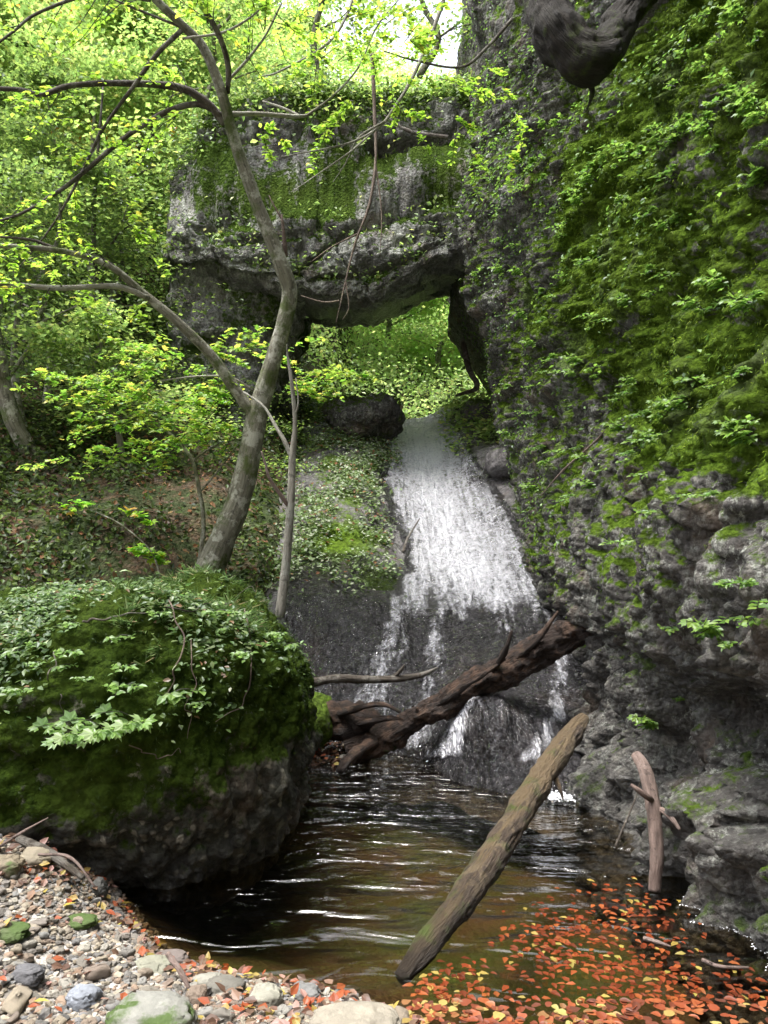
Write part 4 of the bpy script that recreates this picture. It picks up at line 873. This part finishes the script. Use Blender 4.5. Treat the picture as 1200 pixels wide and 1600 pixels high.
tag(leaf_obj('undergrowth', pos, nn, .07 * (pos[:, 1] / 9) ** .6, MAT['leafd'], UG, [4, 4, 2, 2, .6], '4', tilt=.45), kind='stuff')
mk = area * (np.abs(X / np.maximum(Y_, .1)) < .7) * (Y_ > 15.5) * (Y_ < 70) * ((X > -6) ) / np.maximum(Y_, 6) ** 1.2
pos, nn = scatter(TP, TNn, mk, 45000); pos += RS.normal(0, .15, pos.shape); pos[:, 2] += np.abs(RS.normal(0, .5, len(pos))) * np.clip(1 + 1.2 * vn(pos, .6, 3), .1, 2.4)
mk2 = area * (X > -.16 * Y_) * (X < .19 * Y_) * (Y_ > 15.5) * (Y_ < 45) / np.maximum(Y_, 6) ** 1.2
p2, n2_ = scatter(TP, TNn, mk2, 42000); p2 += RS.normal(0, .12, p2.shape); p2[:, 2] += np.abs(RS.normal(0, .6, len(p2))) * np.clip(.7 + 1.3 * vn(p2, .8, 3), .05, 2.4)
pos = np.vstack([pos, p2]); nn = np.vstack([nn, n2_ + [0, -.6, 0]])
tag(leaf_obj('hillside_shrubs', pos, nn, .10 * (pos[:, 1] / 18) ** .5, MAT['leaf'], TG, LW, '4', tilt=.55), kind='stuff')
# airy layered shrubs over the left slope
mk = area * (X / np.maximum(Y_, .1) > -.6) * (X < -1.0) * (Y_ > 9.5) * (Y_ < 20) / np.maximum(Y_, 6) ** 1.3
cc, _n = scatter(TP, TNn, mk, 420); cc[:, 2] += RS.uniform(.05, .9, 420) * (.3 + .7 * sst(cc[:, 1], 8, 12)); k = 60
pos = np.repeat(cc, k, 0) + RS.normal(0, 1, (420 * k, 3)) * np.repeat(RS.uniform(.12, .34, (420, 1)), k, 0) * [1, 1, .16]
tag(leaf_obj('slope_shrubs', pos, np.tile([0, -.1, 1.], (len(pos), 1)), .05 * (pos[:, 1] / 9) ** .6, MAT['leaf'], [(.08, .14, .03), (.13, .20, .04), (.20, .27, .06), (.05, .08, .02)], [4, 4, 2, 2], '4', tilt=.3, droop=.1), kind='stuff')
# leaf litter on the left slope
mk = area * (np.abs(X / np.maximum(Y_, .1)) < .6) * (Y_ > 6.2) * (Y_ < 14) * (X < -.6) / np.maximum(Y_, 6)
pos, nn = scatter(TP, TNn, mk, 4500); pos[:, 2] += .02
tag(leaf_obj('leaf_litter', pos, nn, .06, MAT['leafd'], [(.16, .08, .04), (.24, .12, .06), (.10, .06, .035), (.30, .2, .1)], [4, 3, 3, 1], '4', tilt=.35), kind='stuff')
# small plants on the planted side of the rock slide
mk = mossS * (CY > 7.7) * (CY < 14.5) * (CX < .25) * np.clip(.5 + fbm(SP, 2.2, 3, 71), 0, 1)
pos, nn = scatter(SP, SN, mk, 15000); pos[:, 2] += np.abs(RS.normal(0, .07, len(pos))) * (1 + vn(pos, 2.5, 6))
tag(leaf_obj('slope_plants', pos, np.tile([0, -.3, 1.], (len(pos), 1)), .05, MAT['leafd'], [(.12, .18, .06), (.20, .27, .13), (.07, .11, .03), (.34, .38, .28), (.2, .1, .05)], [4, 3, 3, 2.5, .8], '4', tilt=.4), kind='stuff')
# ferns right of the waterfall lip
mk = sst(CX, .75, 1.0) * (CY > 12) * (CY < 15.2)
pos, nn = scatter(SP, SN, mk, 3500); pos[:, 2] += np.abs(RS.normal(0, .16, len(pos))); pos[:, 0] += .15
tag(leaf_obj('lip_ferns', pos, np.tile([0, -.3, 1.], (len(pos), 1)), .09, MAT['leaf'], LG, LW, '4', tilt=.4), kind='stuff')
# moss fur on the cliff
vis = (UY > 1.8) & (UY < 13)
wC = np.clip(mossC - .45, 0, 1) * vis * (VZ > .1) * (VZ < 10) * np.maximum(UY, 1) * .01
pos, nn = scatter(CP, CN, wC, 190000)
hd = nn * .7 + np.array([0, 0, -.8]) 
clump = 1 + .35 * vn(pos, 3.0, 12)
tag(leaf_obj('cliff_moss', pos - nn * .008, np.cross(hd, RS.normal(0, 1, (len(pos), 3))), .024, MAT['leafd'], [(.055, .105, .012), (.12, .19, .018), (.20, .29, .03), (.025, .05, .008)], [4, 4, 2, 2], 'b', heading=hd, tilt=.2, clump=clump), kind='stuff')
wA = np.clip(mossA - .5, 0, 1) * (AN2[:, 2] > -.3) * (AN2[:, 1] < .5)
pos, nn = scatter(AP2, AN2, wA, 22000); hd = nn * .8 + np.array([0, 0, -.6])
tag(leaf_obj('arch_moss', pos, np.cross(hd, RS.normal(0, 1, (len(pos), 3))), .09, MAT['leafd'], [(.06, .12, .015), (.11, .18, .03), (.15, .24, .04)], [4, 3, 2], 'b', heading=hd, tilt=.2), kind='stuff')
wA = (np.clip(mossA - .62, 0, 1) + .6 * sst(AN2[:, 2], .3, .9)) * (AN2[:, 1] < .6) * (AN2[:, 2] > -.2)
pos, nn = scatter(AP2, AN2, wA, 14000); pos += nn * np.abs(RS.normal(0, .13, (len(pos), 1)))
tag(leaf_obj('arch_plants', pos, np.tile([0, -.5, .8], (len(pos), 1)), .07, MAT['leaf'], LG + DG, LW + DW, '4', tilt=.5, droop=.4), kind='stuff')
# small leaves hugging the upper cliff and its left strip
wC = vis * np.clip(.0 + fbm(CP, (1.4, 1.0, 3.), 3, 140), 0, 1) * (sst(VZ, 3, 5) * .7 + gauss(cpx, 780, 60) * .7 + .15 * mossC) * (VZ > 1.6) * (VZ < 10) * (CP[:, 1] > 4)
pos, nn = scatter(CP, CN, wC, 6500); pos += nn * np.abs(RS.normal(0, .04, (len(pos), 1)))
tag(leaf_obj('cliff_creepers', pos, nn + np.array([0, -.2, .8]), .042, MAT['leaf'], [(.09, .17, .03), (.14, .24, .04), (.05, .10, .02)], [4, 3, 2], '4', tilt=.4, droop=.3), kind='stuff')
# boulder: moss fur, grass tufts, ivy
Bn = BN
wB = np.clip(mossB - .4, 0, 1) * (BN[:, 1] < .6) * (BP[:, 2] > .3)
pos, nn = scatter(BP, BN, wB, 60000); hd = nn * .8 + np.array([0, 0, -.5])
tag(leaf_obj('boulder_moss', pos, np.cross(hd, RS.normal(0, 1, (len(pos), 3))), .020, MAT['leafd'], [(.02, .042, .008), (.038, .068, .012), (.06, .10, .018)], [4, 3, 1.5], 'b', heading=hd, tilt=.2), kind='stuff')
bpx, bpy_ = PXY(BP)
wB = gauss(bpx, 270, 130) * sst(BP[:, 2], 1.05, 1.3) * np.clip(.6 + fbm(BP, 3, 2, 3), 0, 2)
ctr, cn_ = scatter(BP, BN, wB, 420); k = 30
pos = np.repeat(ctr, k, 0) + RS.normal(0, .014, (420 * k, 3)); pos[:, 2] -= .03
hd = np.repeat(RS.normal(0, .8, (420, 3)) * [1, 1, .2] + [.05, -.35, .15], k, 0) + RS.normal(0, .32, (420 * k, 3))
tag(leaf_obj('boulder_grass', pos, np.cross(hd, RS.normal(0, 1, hd.shape)), .085, MAT['leafd'], [(.06, .11, .03), (.10, .16, .05), (.16, .21, .09), (.22, .19, .10)], [4, 4, 2, .7], 'b', heading=hd, tilt=.1), kind='stuff')
wB = sst(BP[:, 2], .7, 1.25) * np.clip(.0 + fbm(BP, 2.2, 3, 73), 0, 1.5) * (BN[:, 1] < .7)
pos, nn = scatter(BP, BN, wB, 5200); pos += nn * np.abs(RS.normal(.01, .035, (len(pos), 1)))
tag(leaf_obj('boulder_ivy', pos, nn * .5 + np.array([0, -.2, .9]), .034, MAT['leaf'], [(.06, .11, .03), (.10, .16, .05), (.16, .22, .08), (.28, .33, .20), (.2, .12, .06)], [4, 4, 2, .8, .4], '6', tilt=.35, droop=.2), kind='stuff')

# ------------------------------------------------------------------ countable plants (copied)
def plant_proto(name, label, group, nstem, length, lsz, cols, wts, shape, k=9, cat='plant'):
    e = empty(name, (0, 0, 0), label, cat, group); st = []; pos = []; hd = []; nr = []
    for q in range(nstem):
        a = RS.uniform(-1.5, 1.5); d = np.array([math.sin(a), -math.cos(a) * .9, RS.uniform(.0, .5)]); ln = length * RS.uniform(.6, 1.1)
        pts = np.array([[0, 0, 0], d * ln * .5 + [0, 0, .12 * ln], d * ln + [0, 0, -.12 * ln]])
        st.append(tube(pts, [.0025, .002, .001], 7, 4))
        t = np.linspace(.3, 1, k)[:, None]; pp = pts[0] * (1 - t) ** 2 + 2 * pts[1] * t * (1 - t) + pts[2] * t ** 2
        sg_ = np.where(np.arange(k) % 2 == 0, 1., -1.)[:, None]; w2 = np.cross(d, [0, 0, 1.]); w2 /= np.linalg.norm(w2)
        pos.append(pp); hd.append(d * .6 + sg_ * w2 * .8); nr.append(np.tile([0, -.35, 1.], (k, 1)) + RS.normal(0, .3, (k, 3)))
    leaf_obj('foliage', np.vstack(pos), np.vstack(nr), lsz, MAT['leaf'], cols, wts, shape, e, np.vstack(hd), .2, .1, twigs=merge(st))
    return e
def copy_tree(o, loc, rz=0, sc=1.0, tilt=0, label=None):
    c = o.copy(); COL.objects.link(c); c.location = [float(v) for v in loc]; c.rotation_euler = (tilt, 0, rz); c.scale = (sc, sc, sc)
    if label: c['label'] = label
    for ch in o.children:
        d = ch.copy(); COL.objects.link(d); d.parent = c
    return c
def pick(P, px_, py_, N=None):
    qx, qy = PXY(P); d = (qx - px_) ** 2 + (qy - py_) ** 2
    c = np.where(d < max(64, d.min() * 1.5))[0]; return c[np.argmin(P[c, 1])]
cvis = (CP[:, 1] > 1.9) & (CP[:, 1] < 12) ; CPv = CP[cvis]; CNv = CN[cvis]
BRT = [(.11, .20, .03), (.16, .26, .045), (.07, .14, .025)]
protos = [plant_proto('wall_plant', 'small bright green leafy plant rooted in the moss of the cliff', 'leafy plants rooted on the cliff', ns, ln, lz, BRT, [3, 3, 2], sh) for ns, ln, lz, sh in [(4, .13, .035, '6'), (3, .17, .04, '6'), (5, .11, .032, 'm'), (4, .16, .04, 'm')]]
wp = [(1100, 105), (1130, 130), (1165, 160), (1190, 180), (1010, 205), (1075, 200), (1110, 240), (1085, 205), (1060, 215), (1150, 150), (1185, 290), (1195, 210), (1050, 135), (1145, 185),
      (915, 270), (930, 280), (900, 305), (985, 250), (1000, 235), (950, 250), (970, 240), (1040, 290), (1015, 330), (1060, 345), (880, 350), (875, 370), (860, 330), (1135, 450), (1105, 440), (1048, 430), (1120, 480), (985, 480), (920, 515), (940, 505),
      (905, 570), (900, 590), (925, 585), (880, 580), (985, 610), (1000, 605), (965, 625), (945, 640), (1060, 620), (1080, 640), (1115, 600), (1165, 665), (1180, 470), (1020, 690), (975, 720), (1000, 740), (1160, 590), (1190, 690),
      (870, 430), (860, 460), (845, 500), (835, 540), (830, 600), (825, 650), (835, 700), (845, 760), (855, 720), (880, 780), (900, 700), (930, 760), (1020, 800), (1070, 780), (1060, 1090), (1125, 990), (1150, 1010), (1185, 935), (800, 470), (790, 420), (775, 380), (820, 300), (800, 240), (850, 200), (770, 230), (840, 260), (1180, 60), (1150, 40), (1100, 30)]
wp = wp + [(a + RS.normal(0, 30), b + RS.normal(0, 26)) for a, b in wp]
wp = [(min(a, 1195), b) for a, b in wp]
for k, (a, b) in enumerate(wp):
    i = pick(CPv, a, b); pr = protos[k % 4]; loc = CPv[i] + CNv[i] * .02; rz = RS.uniform(-.6, .2) - .7; sc = RS.uniform(.5, .95) * (1 + .05 * CPv[i][1])
    if k < 4: pr.location = [float(v) for v in loc]; pr.rotation_euler = (0, 0, rz)
    else: copy_tree(pr, loc, rz, sc)
bp = [plant_proto('boulder_plant', 'leafy green sprig hanging from the face of the boulder', 'leafy sprigs on the boulder', ns, ln, lz, [(.11, .20, .04), (.16, .26, .06), (.24, .32, .14)], [3, 3, 1], sh) for ns, ln, lz, sh in [(4, .22, .055, 'm'), (3, .2, .05, '6'), (5, .14, .04, '6')]]
bl = [(230, 1140), (85, 1160), (130, 1160), (180, 1155), (250, 1090), (190, 1080), (90, 1050), (50, 1040), (30, 990), (110, 1020), (140, 1060), (60, 950), (20, 920), (120, 930), (340, 990), (370, 1020), (400, 1010), (300, 1100), (330, 960), (420, 990), (30, 1080), (110, 980), (170, 1000), (300, 930), (380, 960), (250, 960), (440, 1010), (60, 1010), (10, 1020), (200, 1040)]
vb = (BN[:, 1] < .5); BPv = BP[vb]; BNv = BN[vb]
for k, (a, b) in enumerate(bl):
    i = pick(BPv, a, b); pr = bp[0 if k in (0, 1, 2, 3) else 1 + k % 2]; loc = BPv[i] + BNv[i] * .015; rz = RS.uniform(-.8, .8)
    if k in (0, 4, 5):
        pr.location = [float(v) for v in loc]; pr.rotation_euler = (0, 0, rz)
    else: copy_tree(pr, loc, rz, RS.uniform(.8, 1.1) if k < 4 else RS.uniform(.45, .8))
# vines trailing over the boulder
vines = [([(262, 935), (275, 960), (284, 1005), (279, 1040), (268, 1070), (250, 1090)], .0045, 'brown vine trailing down the middle of the boulder'),
 ([(255, 945), (300, 950), (345, 942), (375, 925), (430, 905)], .004, 'bare thin branch crossing the boulder top towards the sapling'),
 ([(378, 950), (392, 1010), (390, 1070), (376, 1100), (345, 1130)], .0035, 'looping thin vine on the right of the boulder'),
 ([(130, 968), (175, 962), (240, 955)], .005, 'fallen twig lying across the boulder top'),
 ([(300, 1000), (306, 1060), (296, 1110), (300, 1150)], .003, 'hair-thin vine hanging between the two thicker ones on the boulder'),
 ([(95, 1010), (88, 1060), (100, 1110)], .003, 'thin vine at the left side of the boulder'),
 ([(210, 1165), (250, 1178), (290, 1170)], .003, 'thin horizontal rootlet under the lowest sprigs of the boulder')]
for k, (pts, r, lab) in enumerate(vines):
    L = smooth_path(np.array([(a, b, 0) for a, b in pts], float), 9); ii = [pick(BPv, a, b) for a, b, _ in L]
    P = np.array([BPv[i] + BNv[i] * (.012 + .02 * RS.rand()) for i in ii]) + RS.normal(0, .006, (9, 3))
    wood('vine', P, [r, r, r * .5], 'darkbark' if k % 2 else 'vinebark', lab, 'vine', 6, .2, 60, k)

# ------------------------------------------------------------------ bank: stones
def stone_proto(k):
    P, F, N = blob((0, 0, 0), (1, RS.uniform(.65, .9), RS.uniform(.45, .68)), (14, 20), RS.uniform(.45, .9), 0, (.30, 1.2), (0, 1), 600 + k * 7)
    me = mesh_obj('stone', P, F, MAT['stone']); return me
SPROT = [stone_proto(k) for k in range(9)]
used_p = set()
def put_stone(x, y, r, lab, group=None, k=None, sink=.25, name='stone', z=None, stretch=(1, 1, 1), rz=None, tag_cat='stone', mat=None):
    k = RS.randint(9) if k is None else k
    o = SPROT[k]
    if k in used_p: o = o.copy(); COL.objects.link(o); 
    used_p.add(k)
    if mat is not None: o.data = o.data.copy(); o.data.materials[0] = mat
    o.name = name; zz = on_ground(x, y) if z is None else z
    o.location = (x, y, zz + r * (.55 - sink)); o.scale = (r * stretch[0], r * stretch[1], r * stretch[2]); o.rotation_euler = (RS.normal(0, .15), RS.normal(0, .15), RS.uniform(0, 6.28) if rz is None else rz)
    for kk in list(o.keys()):
        if kk in ('group',): del o[kk]
    return tag(o, lab, tag_cat, group)
def stone_color(name, c, moss=0.0, c2=None):
    m = M(name); co = m.coord(); c2 = c2 or tuple(v * .55 for v in c)
    cc = m.mix(m.ramp(m.noise(9, 7, .7, co), [(.35, 0.), (.7, 1.)]), c, c2)
    cc = m.mix(m.ramp(m.noise(9, 4, .7, co), [(.6, 0.), (.7, .6)]), cc, tuple(min(1, v * 1.4) for v in c))
    if moss: cc = m.mix(m.ramp(m.noise(7, 5, .6, co), [(.62 - moss * .25, 0.), (.72 - moss * .25, 1.)]), cc, (.045, .075, .015))
    return m.done(m.pbr(cc, .7, m.bump(m.noise(26, 7, .75, co), .012, .8), .35))
def bank_xy(px, py):
    # march the ray to the terrain
    d = np.array([(px - 600) / FPX, 1, (HOR - py) / FPX])
    for t in np.linspace(1.5, 6, 500):
        p = np.array([0, 0, EYE]) + d * t
        if p[2] < max(on_ground(p[0], p[1]), 0): return p[0], p[1]
    return p[0], p[1]
named = [(240, 1622, .125, 'large pale lichen-spotted stone with a mossy corner at the bottom frame edge', (.34, .34, .30), .35, (1.2, .8, .8)),
         (552, 1622, .135, 'large smooth beige stone at the bottom frame edge beside the leaf-covered water', (.42, .38, .30), 0, (1.15, .8, .5)),
         (130, 1568, .062, 'squarish pale blue-grey stone near the bottom left', (.33, .36, .41), 0, (1, .85, .8)),
         (268, 1497, .07, 'smooth brownish stone at the water edge with a stick on it', (.24, .20, .18), 0, (1.1, .6, .55)),
         (238, 1518, .075, 'flat pale greenish stone behind the brownish one', (.33, .33, .25), .1, (1.2, .9, .5)),
         (42, 1533, .052, 'rounded dark grey stone near the left frame edge', (.17, .17, .18), 0, (1.1, .8, .8)),
         (415, 1572, .07, 'angular whitish rock by the water edge', (.42, .41, .33), 0, (1.0, .8, .8)),
         (155, 1400, .05, 'dark grey stone touching the foot of the boulder', (.14, .14, .13), 0, (.8, .8, 1.3)),
         (125, 1446, .055, 'green moss-covered stone in the gravel', (.06, .10, .02), 1.2, (1.3, .9, .5)),
         (15, 1465, .065, 'mossy stone at the left frame edge', (.10, .13, .05), .9, (1.1, .9, .5)),
         (55, 1347, .075, 'pale angular stone near the top of the gravel bank', (.38, .33, .24), 0, (1, .9, .7)),
         (308, 1568, .045, 'upright brown pebble beside the large pale stone', (.26, .20, .15), 0, (.8, .8, 1.1)),
         (352, 1552, .07, 'dark-sided flat stone near the water edge', (.20, .19, .16), 0, (1.1, .8, .6)),
         (545, 1545, .04, 'wet glassy stone just under the water surface', (.12, .11, .10), 0, (1.3, .8, .6)),
         (480, 1562, .05, 'small grey stone at the tip of the gravel bank', (.26, .26, .25), 0, (1, .9, .8)),
         (325, 1540, .05, 'pale chipped stone in the litter near the water edge', (.38, .37, .31), 0, (1.2, .8, .7)),
         (85, 1300, .09, 'grey angular stone under the left flank of the boulder', (.16, .155, .13), .1, (1.1, .9, .8)),
         (10, 1360, .07, 'ochre stone at the left frame edge', (.30, .25, .17), .1, (1., .9, .7))]
for k, (a, b, r, lab, c, ms, stch) in enumerate(named):
    x, y = bank_xy(a, b); P, F, N = blob((0, 0, 0), (1, .95, .75), (44, 64), RS.uniform(.6, .85), RS.uniform(-.3, .3), (.13, 1.6), (0, 1), 700 + k * 5)
    P = P + N * (.035 * fbm(P, 5, 4, k) - .10 * sst(np.abs(fbm(P, 1.3, 2, k + 3)), .08, 0))[:, None]
    P = P[:, [2, 0, 1]]; P = P * r * np.array(stch) * [1.2, 1, .85]; P[:, 2] += on_ground(x, y) + r * .35 * stch[2]; P[:, 0] += x; P[:, 1] += y
    tag(mesh_obj('stone', P, F, stone_color('stone_%s' % lab.split()[1], tuple(v * .62 for v in c), ms)), lab, 'stone')
# 280 more stones one could count, then finer gravel as one mass
n = 0; pts_ = []
while n < 280:
    a = RS.uniform(-20, 640); b = RS.uniform(1285, 1610)
    lim = np.interp(a, [0, 150, 250, 480, 620], [1280, 1405, 1495, 1552, 1600])
    if b < lim: continue
    x, y = bank_xy(a, b); r = float(np.clip(RS.lognormal(-4.15, .42), .009, .05))
    if any((x - q[0]) ** 2 + (y - q[1]) ** 2 < (.75 * (r + q[2])) ** 2 for q in pts_): 
        if RS.rand() < .8: continue
    pts_.append((x, y, r)); n += 1
    put_stone(x, y, r, 'rounded grey or tan pebble lying in the gravel bank', 'pebbles on the gravel bank', None, RS.uniform(.0, .25), 'pebble', tag_cat='pebble', stretch=(RS.uniform(.9, 1.3), 1, RS.uniform(.6, 1)))
# gravel mass
gP, gF, _n = blob((0, 0, 0), (1, .8, .6), (5, 7), .8, 0, (.28, 1.5), (0, 1), 900)
def gravel(n, region, rlo, rhi):
    V = []; Fq = []; Ft = []; tn = []; o = 0
    x = RS.uniform(region[0], region[1], n * 3); y = RS.uniform(region[2], region[3], n * 3)
    keep = ((shore(x) - y) > -.18) & (np.abs(x / y) < .62); x = x[keep][:n]; y = y[keep][:n]; z = terr(x, y)
    cols = np.array([(.17, .155, .135), (.30, .26, .20), (.21, .21, .21), (.37, .32, .24), (.22, .16, .12), (.42, .39, .33), (.28, .20, .14)])
    for k in range(len(x)):
        r = RS.uniform(rlo, rhi) * (1 if RS.rand() < .85 else 1.6); a = RS.uniform(0, 6.28); s_s = np.array([RS.uniform(.8, 1.4), 1, RS.uniform(.6, 1)]) * r
        q = gP * s_s; q = np.stack([q[:, 0] * math.cos(a) - q[:, 1] * math.sin(a), q[:, 0] * math.sin(a) + q[:, 1] * math.cos(a), q[:, 2] + RS.normal(0, .15) * q[:, 0]], 1)
        V.append(q + [x[k], y[k], z[k] + r * .25]); Fq.append(gF[0] + o); Ft.append(gF[1] + o); tn.append(np.tile(cols[RS.randint(7)] * RS.uniform(.45, .85), (len(gP), 1))); o += len(gP)
    return mesh_obj('gravel', np.vstack(V), [np.vstack(Fq), np.vstack(Ft)], MAT['gravel'], smooth=False, tint=np.vstack(tn))
tag(gravel(11000, (-2.6, .3, 1.9, 4.2), .005, .015), kind='stuff')
# leaf litter on the bank
x = RS.uniform(-2.2, .25, 9000); y = RS.uniform(2.0, 4.0, 9000)
P_ = np.stack([x, y, x * 0], 1); edge_ = gauss((shore(x) - y), .05, .12)
keep = ((shore(x) - y) > -.08) & (RS.uniform(0, 1, 9000) < .06 + .35 * edge_ + .3 * (vn(P_, 4, 3) > .35)); x = x[keep]; y = y[keep]
pos = np.stack([x, y, terr(x, y) + RS.uniform(.012, .035, len(x))], 1)
LIT = [(.26, .07, .03), (.20, .13, .09), (.30, .22, .07), (.12, .07, .05), (.30, .18, .15), (.34, .28, .07)]
tag(leaf_obj('bank_litter', pos, np.tile([0, -.1, 1.], (len(pos), 1)), .042, MAT['leafd'], LIT, [3, 3, 1.5, 3, 2, .8], '6', tilt=.35), kind='stuff')
# wet leaves and gravel on the little beach at the stump
pos = np.stack([RS.uniform(-1.0, -.35, 500), RS.uniform(6.0, 6.6, 500), RS.uniform(.01, .08, 500)], 1)
tag(leaf_obj('beach_litter', pos, np.tile([0, 0, 1.], (500, 1)), .05, MAT['leafd'], LIT[:4] + [(.1, .05, .03)], [2, 2, .5, 4, 4], '6', tilt=.35), kind='stuff')
bx = RS.uniform(-1.05, -.3, 60); by = RS.uniform(6.15, 6.6, 60)
for k in range(26):
    put_stone(bx[k], by[k], RS.uniform(.02, .05), 'small wet stone on the little beach beside the stump', 'stones on the little beach', None, .1, 'beach_stone', tag_cat='stone', z=.02)

# ------------------------------------------------------------------ floating leaves
cand = []
blobs = [(640, 1570, 55, 28, 1.5), (600, 1590, 30, 14, .8), (700, 1530, 40, 18, .5), (1060, 1560, 90, 42, 3.2), (930, 1500, 75, 25, 1.3), (1000, 1480, 80, 40, 1.6), (980, 1410, 55, 22, .8), (850, 1470, 35, 20, .6), (760, 1590, 90, 18, .7), (940, 1580, 80, 18, 1.0), (1160, 1540, 40, 40, .6), (900, 1440, 50, 15, .5)]
wts_ = np.array([b[4] for b in blobs]); wts_ /= wts_.sum(); taken = []
while len(cand) < 950:
    b = blobs[RS.choice(len(blobs), p=wts_)]; px_ = b[0] + RS.normal(0, b[2]); py_ = b[1] + RS.normal(0, b[3])
    if py_ > 1625 or px_ > 1230 or py_ < 1370: continue
    p = flat(px_, py_)
    if vn(np.array([[p[0], p[1], 0.]]), 3.2, 71)[0] < RS.uniform(-.5, .25): continue
    if p[0] > cliffx(np.array([p[1]]), np.array([0.]))[0] - .06: continue
    if p[1] < shore(p[0]) - .02: continue
    dense = px_ < 740
    if sum((p[0] - q[0]) ** 2 + (p[1] - q[1]) ** 2 < (.015 if dense else .019) ** 2 for q in cand) > (2 if dense else 1) and RS.rand() < .93: continue
    cand.append((p[0], p[1], px_, dense))
cand.sort(key=lambda c: c[1])
def flo_proto(name, mat, seed):
    k = 12; a = np.linspace(0, 2 * np.pi, k, endpoint=False); r_ = 1
    x = .34 * np.sin(a) * (1 + .16 * np.sin(3 * a + seed)) + .05 * seed * np.cos(a) ** 2 * .6; y = -.5 * np.cos(a)
    z = (.10 + .12 * (seed % 3)) * np.abs(x) + .05 * np.sin(3.5 * y + seed)
    V = np.stack([x, y, z], 1); V = np.vstack([V, [[0, 0, 0]], [[0, -.62, .02]]])
    F = [np.array([[k, i, (i + 1) % k] for i in range(k)])]
    return mesh_obj(name, V, F, mat)
FPR = [flo_proto('fallen_leaf', MAT['orange'], s) for s in (0, 2, 5)]; FPY = [flo_proto('fallen_leaf', MAT['yellow'], 1)]
usedf = set(); rest = []
for q, (x, y, px_, dense) in enumerate(cand):
    if q >= 290: rest.append((x, y, .004 + RS.uniform(0, .004))); continue
    yel = RS.rand() < (.25 if dense else .10); pr = FPY[0] if yel else FPR[q % 3]
    o = pr if id(pr) not in usedf else pr.copy()
    if id(pr) in usedf: COL.objects.link(o)
    usedf.add(id(pr)); s_s = RS.uniform(.025, .050)
    o.location = (x, y, .004 + (q % 7) * .0009); o.rotation_euler = (RS.normal(0, .06), RS.normal(0, .06), RS.uniform(0, 6.28)); o.scale = (s_s * RS.uniform(.75, 1.35), s_s, s_s)
    tag(o, 'yellow fallen leaf floating among the orange ones on the pool' if yel else 'orange-red fallen leaf floating on the near side of the pool', 'leaf', 'yellow leaves floating on the pool' if yel else 'orange leaves floating on the pool')
rest = np.array(rest)
V, F, idx = leaves(rest, np.tile([0, 0, 1.], (len(rest), 1)), .036, '6', None, .05)
tag(mesh_obj('floating_leaves', V, F, MAT['leafd'], smooth=False, tint=tints(len(rest), [(.17, .035, .012), (.11, .025, .01), (.23, .065, .02), (.26, .2, .05)], [4, 3, 2, .8])[idx]), kind='stuff')
print('objects', len(bpy.data.objects))
